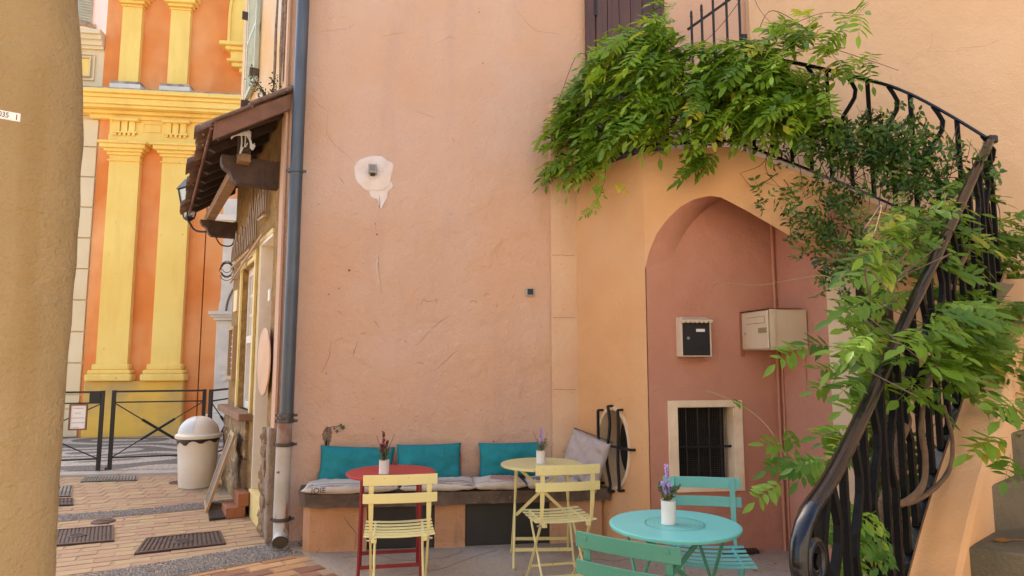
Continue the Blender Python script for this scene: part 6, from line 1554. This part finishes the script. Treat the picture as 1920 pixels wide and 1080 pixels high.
J3 = [(1480, 225), (1640, 235), (1740, 290), (1780, 350), (1650, 340), (1500, 280)]
J4 = [(1500, 480), (1620, 500), (1680, 560), (1640, 620), (1600, 600), (1560, 560)]
def dep_j2(x, y, r): return raild(min(1700, x))-abs(r.gauss(.04, .16))-.03
items = fill([(J1, 360), (J3, 300)], 1, dep_j, dir_j, .95, rv, 5, (-.10, .6))+fill([(J2, 330)], 1, dep_j2, dir_j, .95, rv, 5, (.0, .93))+fill([(J4, 46)], 1, lambda x, y, r: 3.9+r.uniform(-.1, .2), dir_j, .95, rv, 5)
foliage(jm, items, jmesh, jproto, JAS)
tj = MB()
for k in range(85):
    x0, y0 = rr.uniform(1440, 1850), rr.uniform(220, 360); x1, y1 = x0+rr.uniform(-90, 70), y0+rr.uniform(-60, 150)
    if y1 > 330+(x1-1400)*.5: y1 = 330+(x1-1400)*.4
    d0, d1 = raild(x0), raild(max(1400, x1))-rr.uniform(0, .25); m_ = ((x0+x1)/2+rr.uniform(-30, 30), (y0+y1)/2+rr.uniform(-30, 30))
    tj.tube(catmull([atd(x0, y0, d0), atd(*m_, (d0+d1)/2), atd(x1, y1, d1)], 6), .0035, 4, r2=.0012)
part('stems', tj, TWIG, jm, kind='stuff')
# undergrowth in the passage behind the lower railing
ug = thing('passage_shrub', 'dark narrow leaved shrub in the shadow behind the lower railing', 'shrub', (2.95, 3.95, 0))
items = []
for k in range(80):
    x, y = rv.gauss(1690, 22), rv.uniform(820, 960); items.append((atd(x, y, 3.6+rv.uniform(-.2, .2)), dir_j(x, y, rv), 1.05, rv.randrange(5)))
join_leaves('foliage', items, JAS, ug, jproto)
part('stem', MB().tube(catmull([V((2.95, 3.95, 0)), atd(1700, 960, 3.65), atd(1690, 860, 3.6)], 5), .01, 6), TWIG, ug)
# fallen leaf on the step
p = V((2.42, 2.56, .722)); mb = MB(); rr2 = random.Random(2)
rg = [V((math.cos(a)*.035*rr2.uniform(.7, 1.25), math.sin(a)*.022*rr2.uniform(.7, 1.25), rr2.uniform(0, .014))) for a in [i*.7 for i in range(9)]]
mb.add([p+V((0, 0, .004))]+[p+q for q in rg], [(0, i+1, (i+1) % 9+1) for i in range(9)]); mb.tube([p+V((.02, 0, .006)), p+V((.09, -.01, .004)), p+V((.15, -.015, .003))], .002, 4)
solo('fallen_leaf', 'curled dry leaf lying on the lower concrete step', 'leaf', mb, DRY, p, fixn=False)
# crack lines and bits of leaf litter on the terrace
mb = MB(); rr = random.Random(17)
for c_ in ([(640, 1046), (700, 1040), (760, 1052), (830, 1046), (880, 1030)], [(760, 1078), (830, 1066), (900, 1040), (940, 1030)], [(1085, 1045), (1150, 1052), (1200, 1047)]):
    pts = []
    for (xa, ya), (xb, yb) in zip(c_, c_[1:]):
        for k in range(5): q = onz(xa+(xb-xa)*k/5+rr.uniform(-2, 2), ya+(yb-ya)*k/5+rr.uniform(-1, 1), .0145); pts.append(q)
    mb.tube(pts, .0022, 4)
part('crack', mb, CRK, terrace, kind='stuff')
mb = MB()
for k in range(130):
    x, y = (rr.uniform(-.6, 2.9), rr.uniform(3.6, 5.35)) if k < 90 else (rr.uniform(1.4, 2.9), rr.uniform(4.2, 4.95)); s = rr.uniform(.003, .009) if k % 9 else rr.uniform(.012, .022); a = rr.uniform(0, 6.28)
    if y > 5.0 and x > 1.6: continue
    mb.add([V((x+s*math.cos(a), y+s*math.sin(a), .017)), V((x+s*.5*math.cos(a+1.9), y+s*.5*math.sin(a+1.9), .022)), V((x-s*math.cos(a), y-s*math.sin(a), .018)), V((x+s*.5*math.cos(a-1.9), y+s*.5*math.sin(a-1.9), .016))], [(0, 1, 2, 3)])
part('leaf_litter', mb, DRY, terrace, kind='stuff', fixn=False)
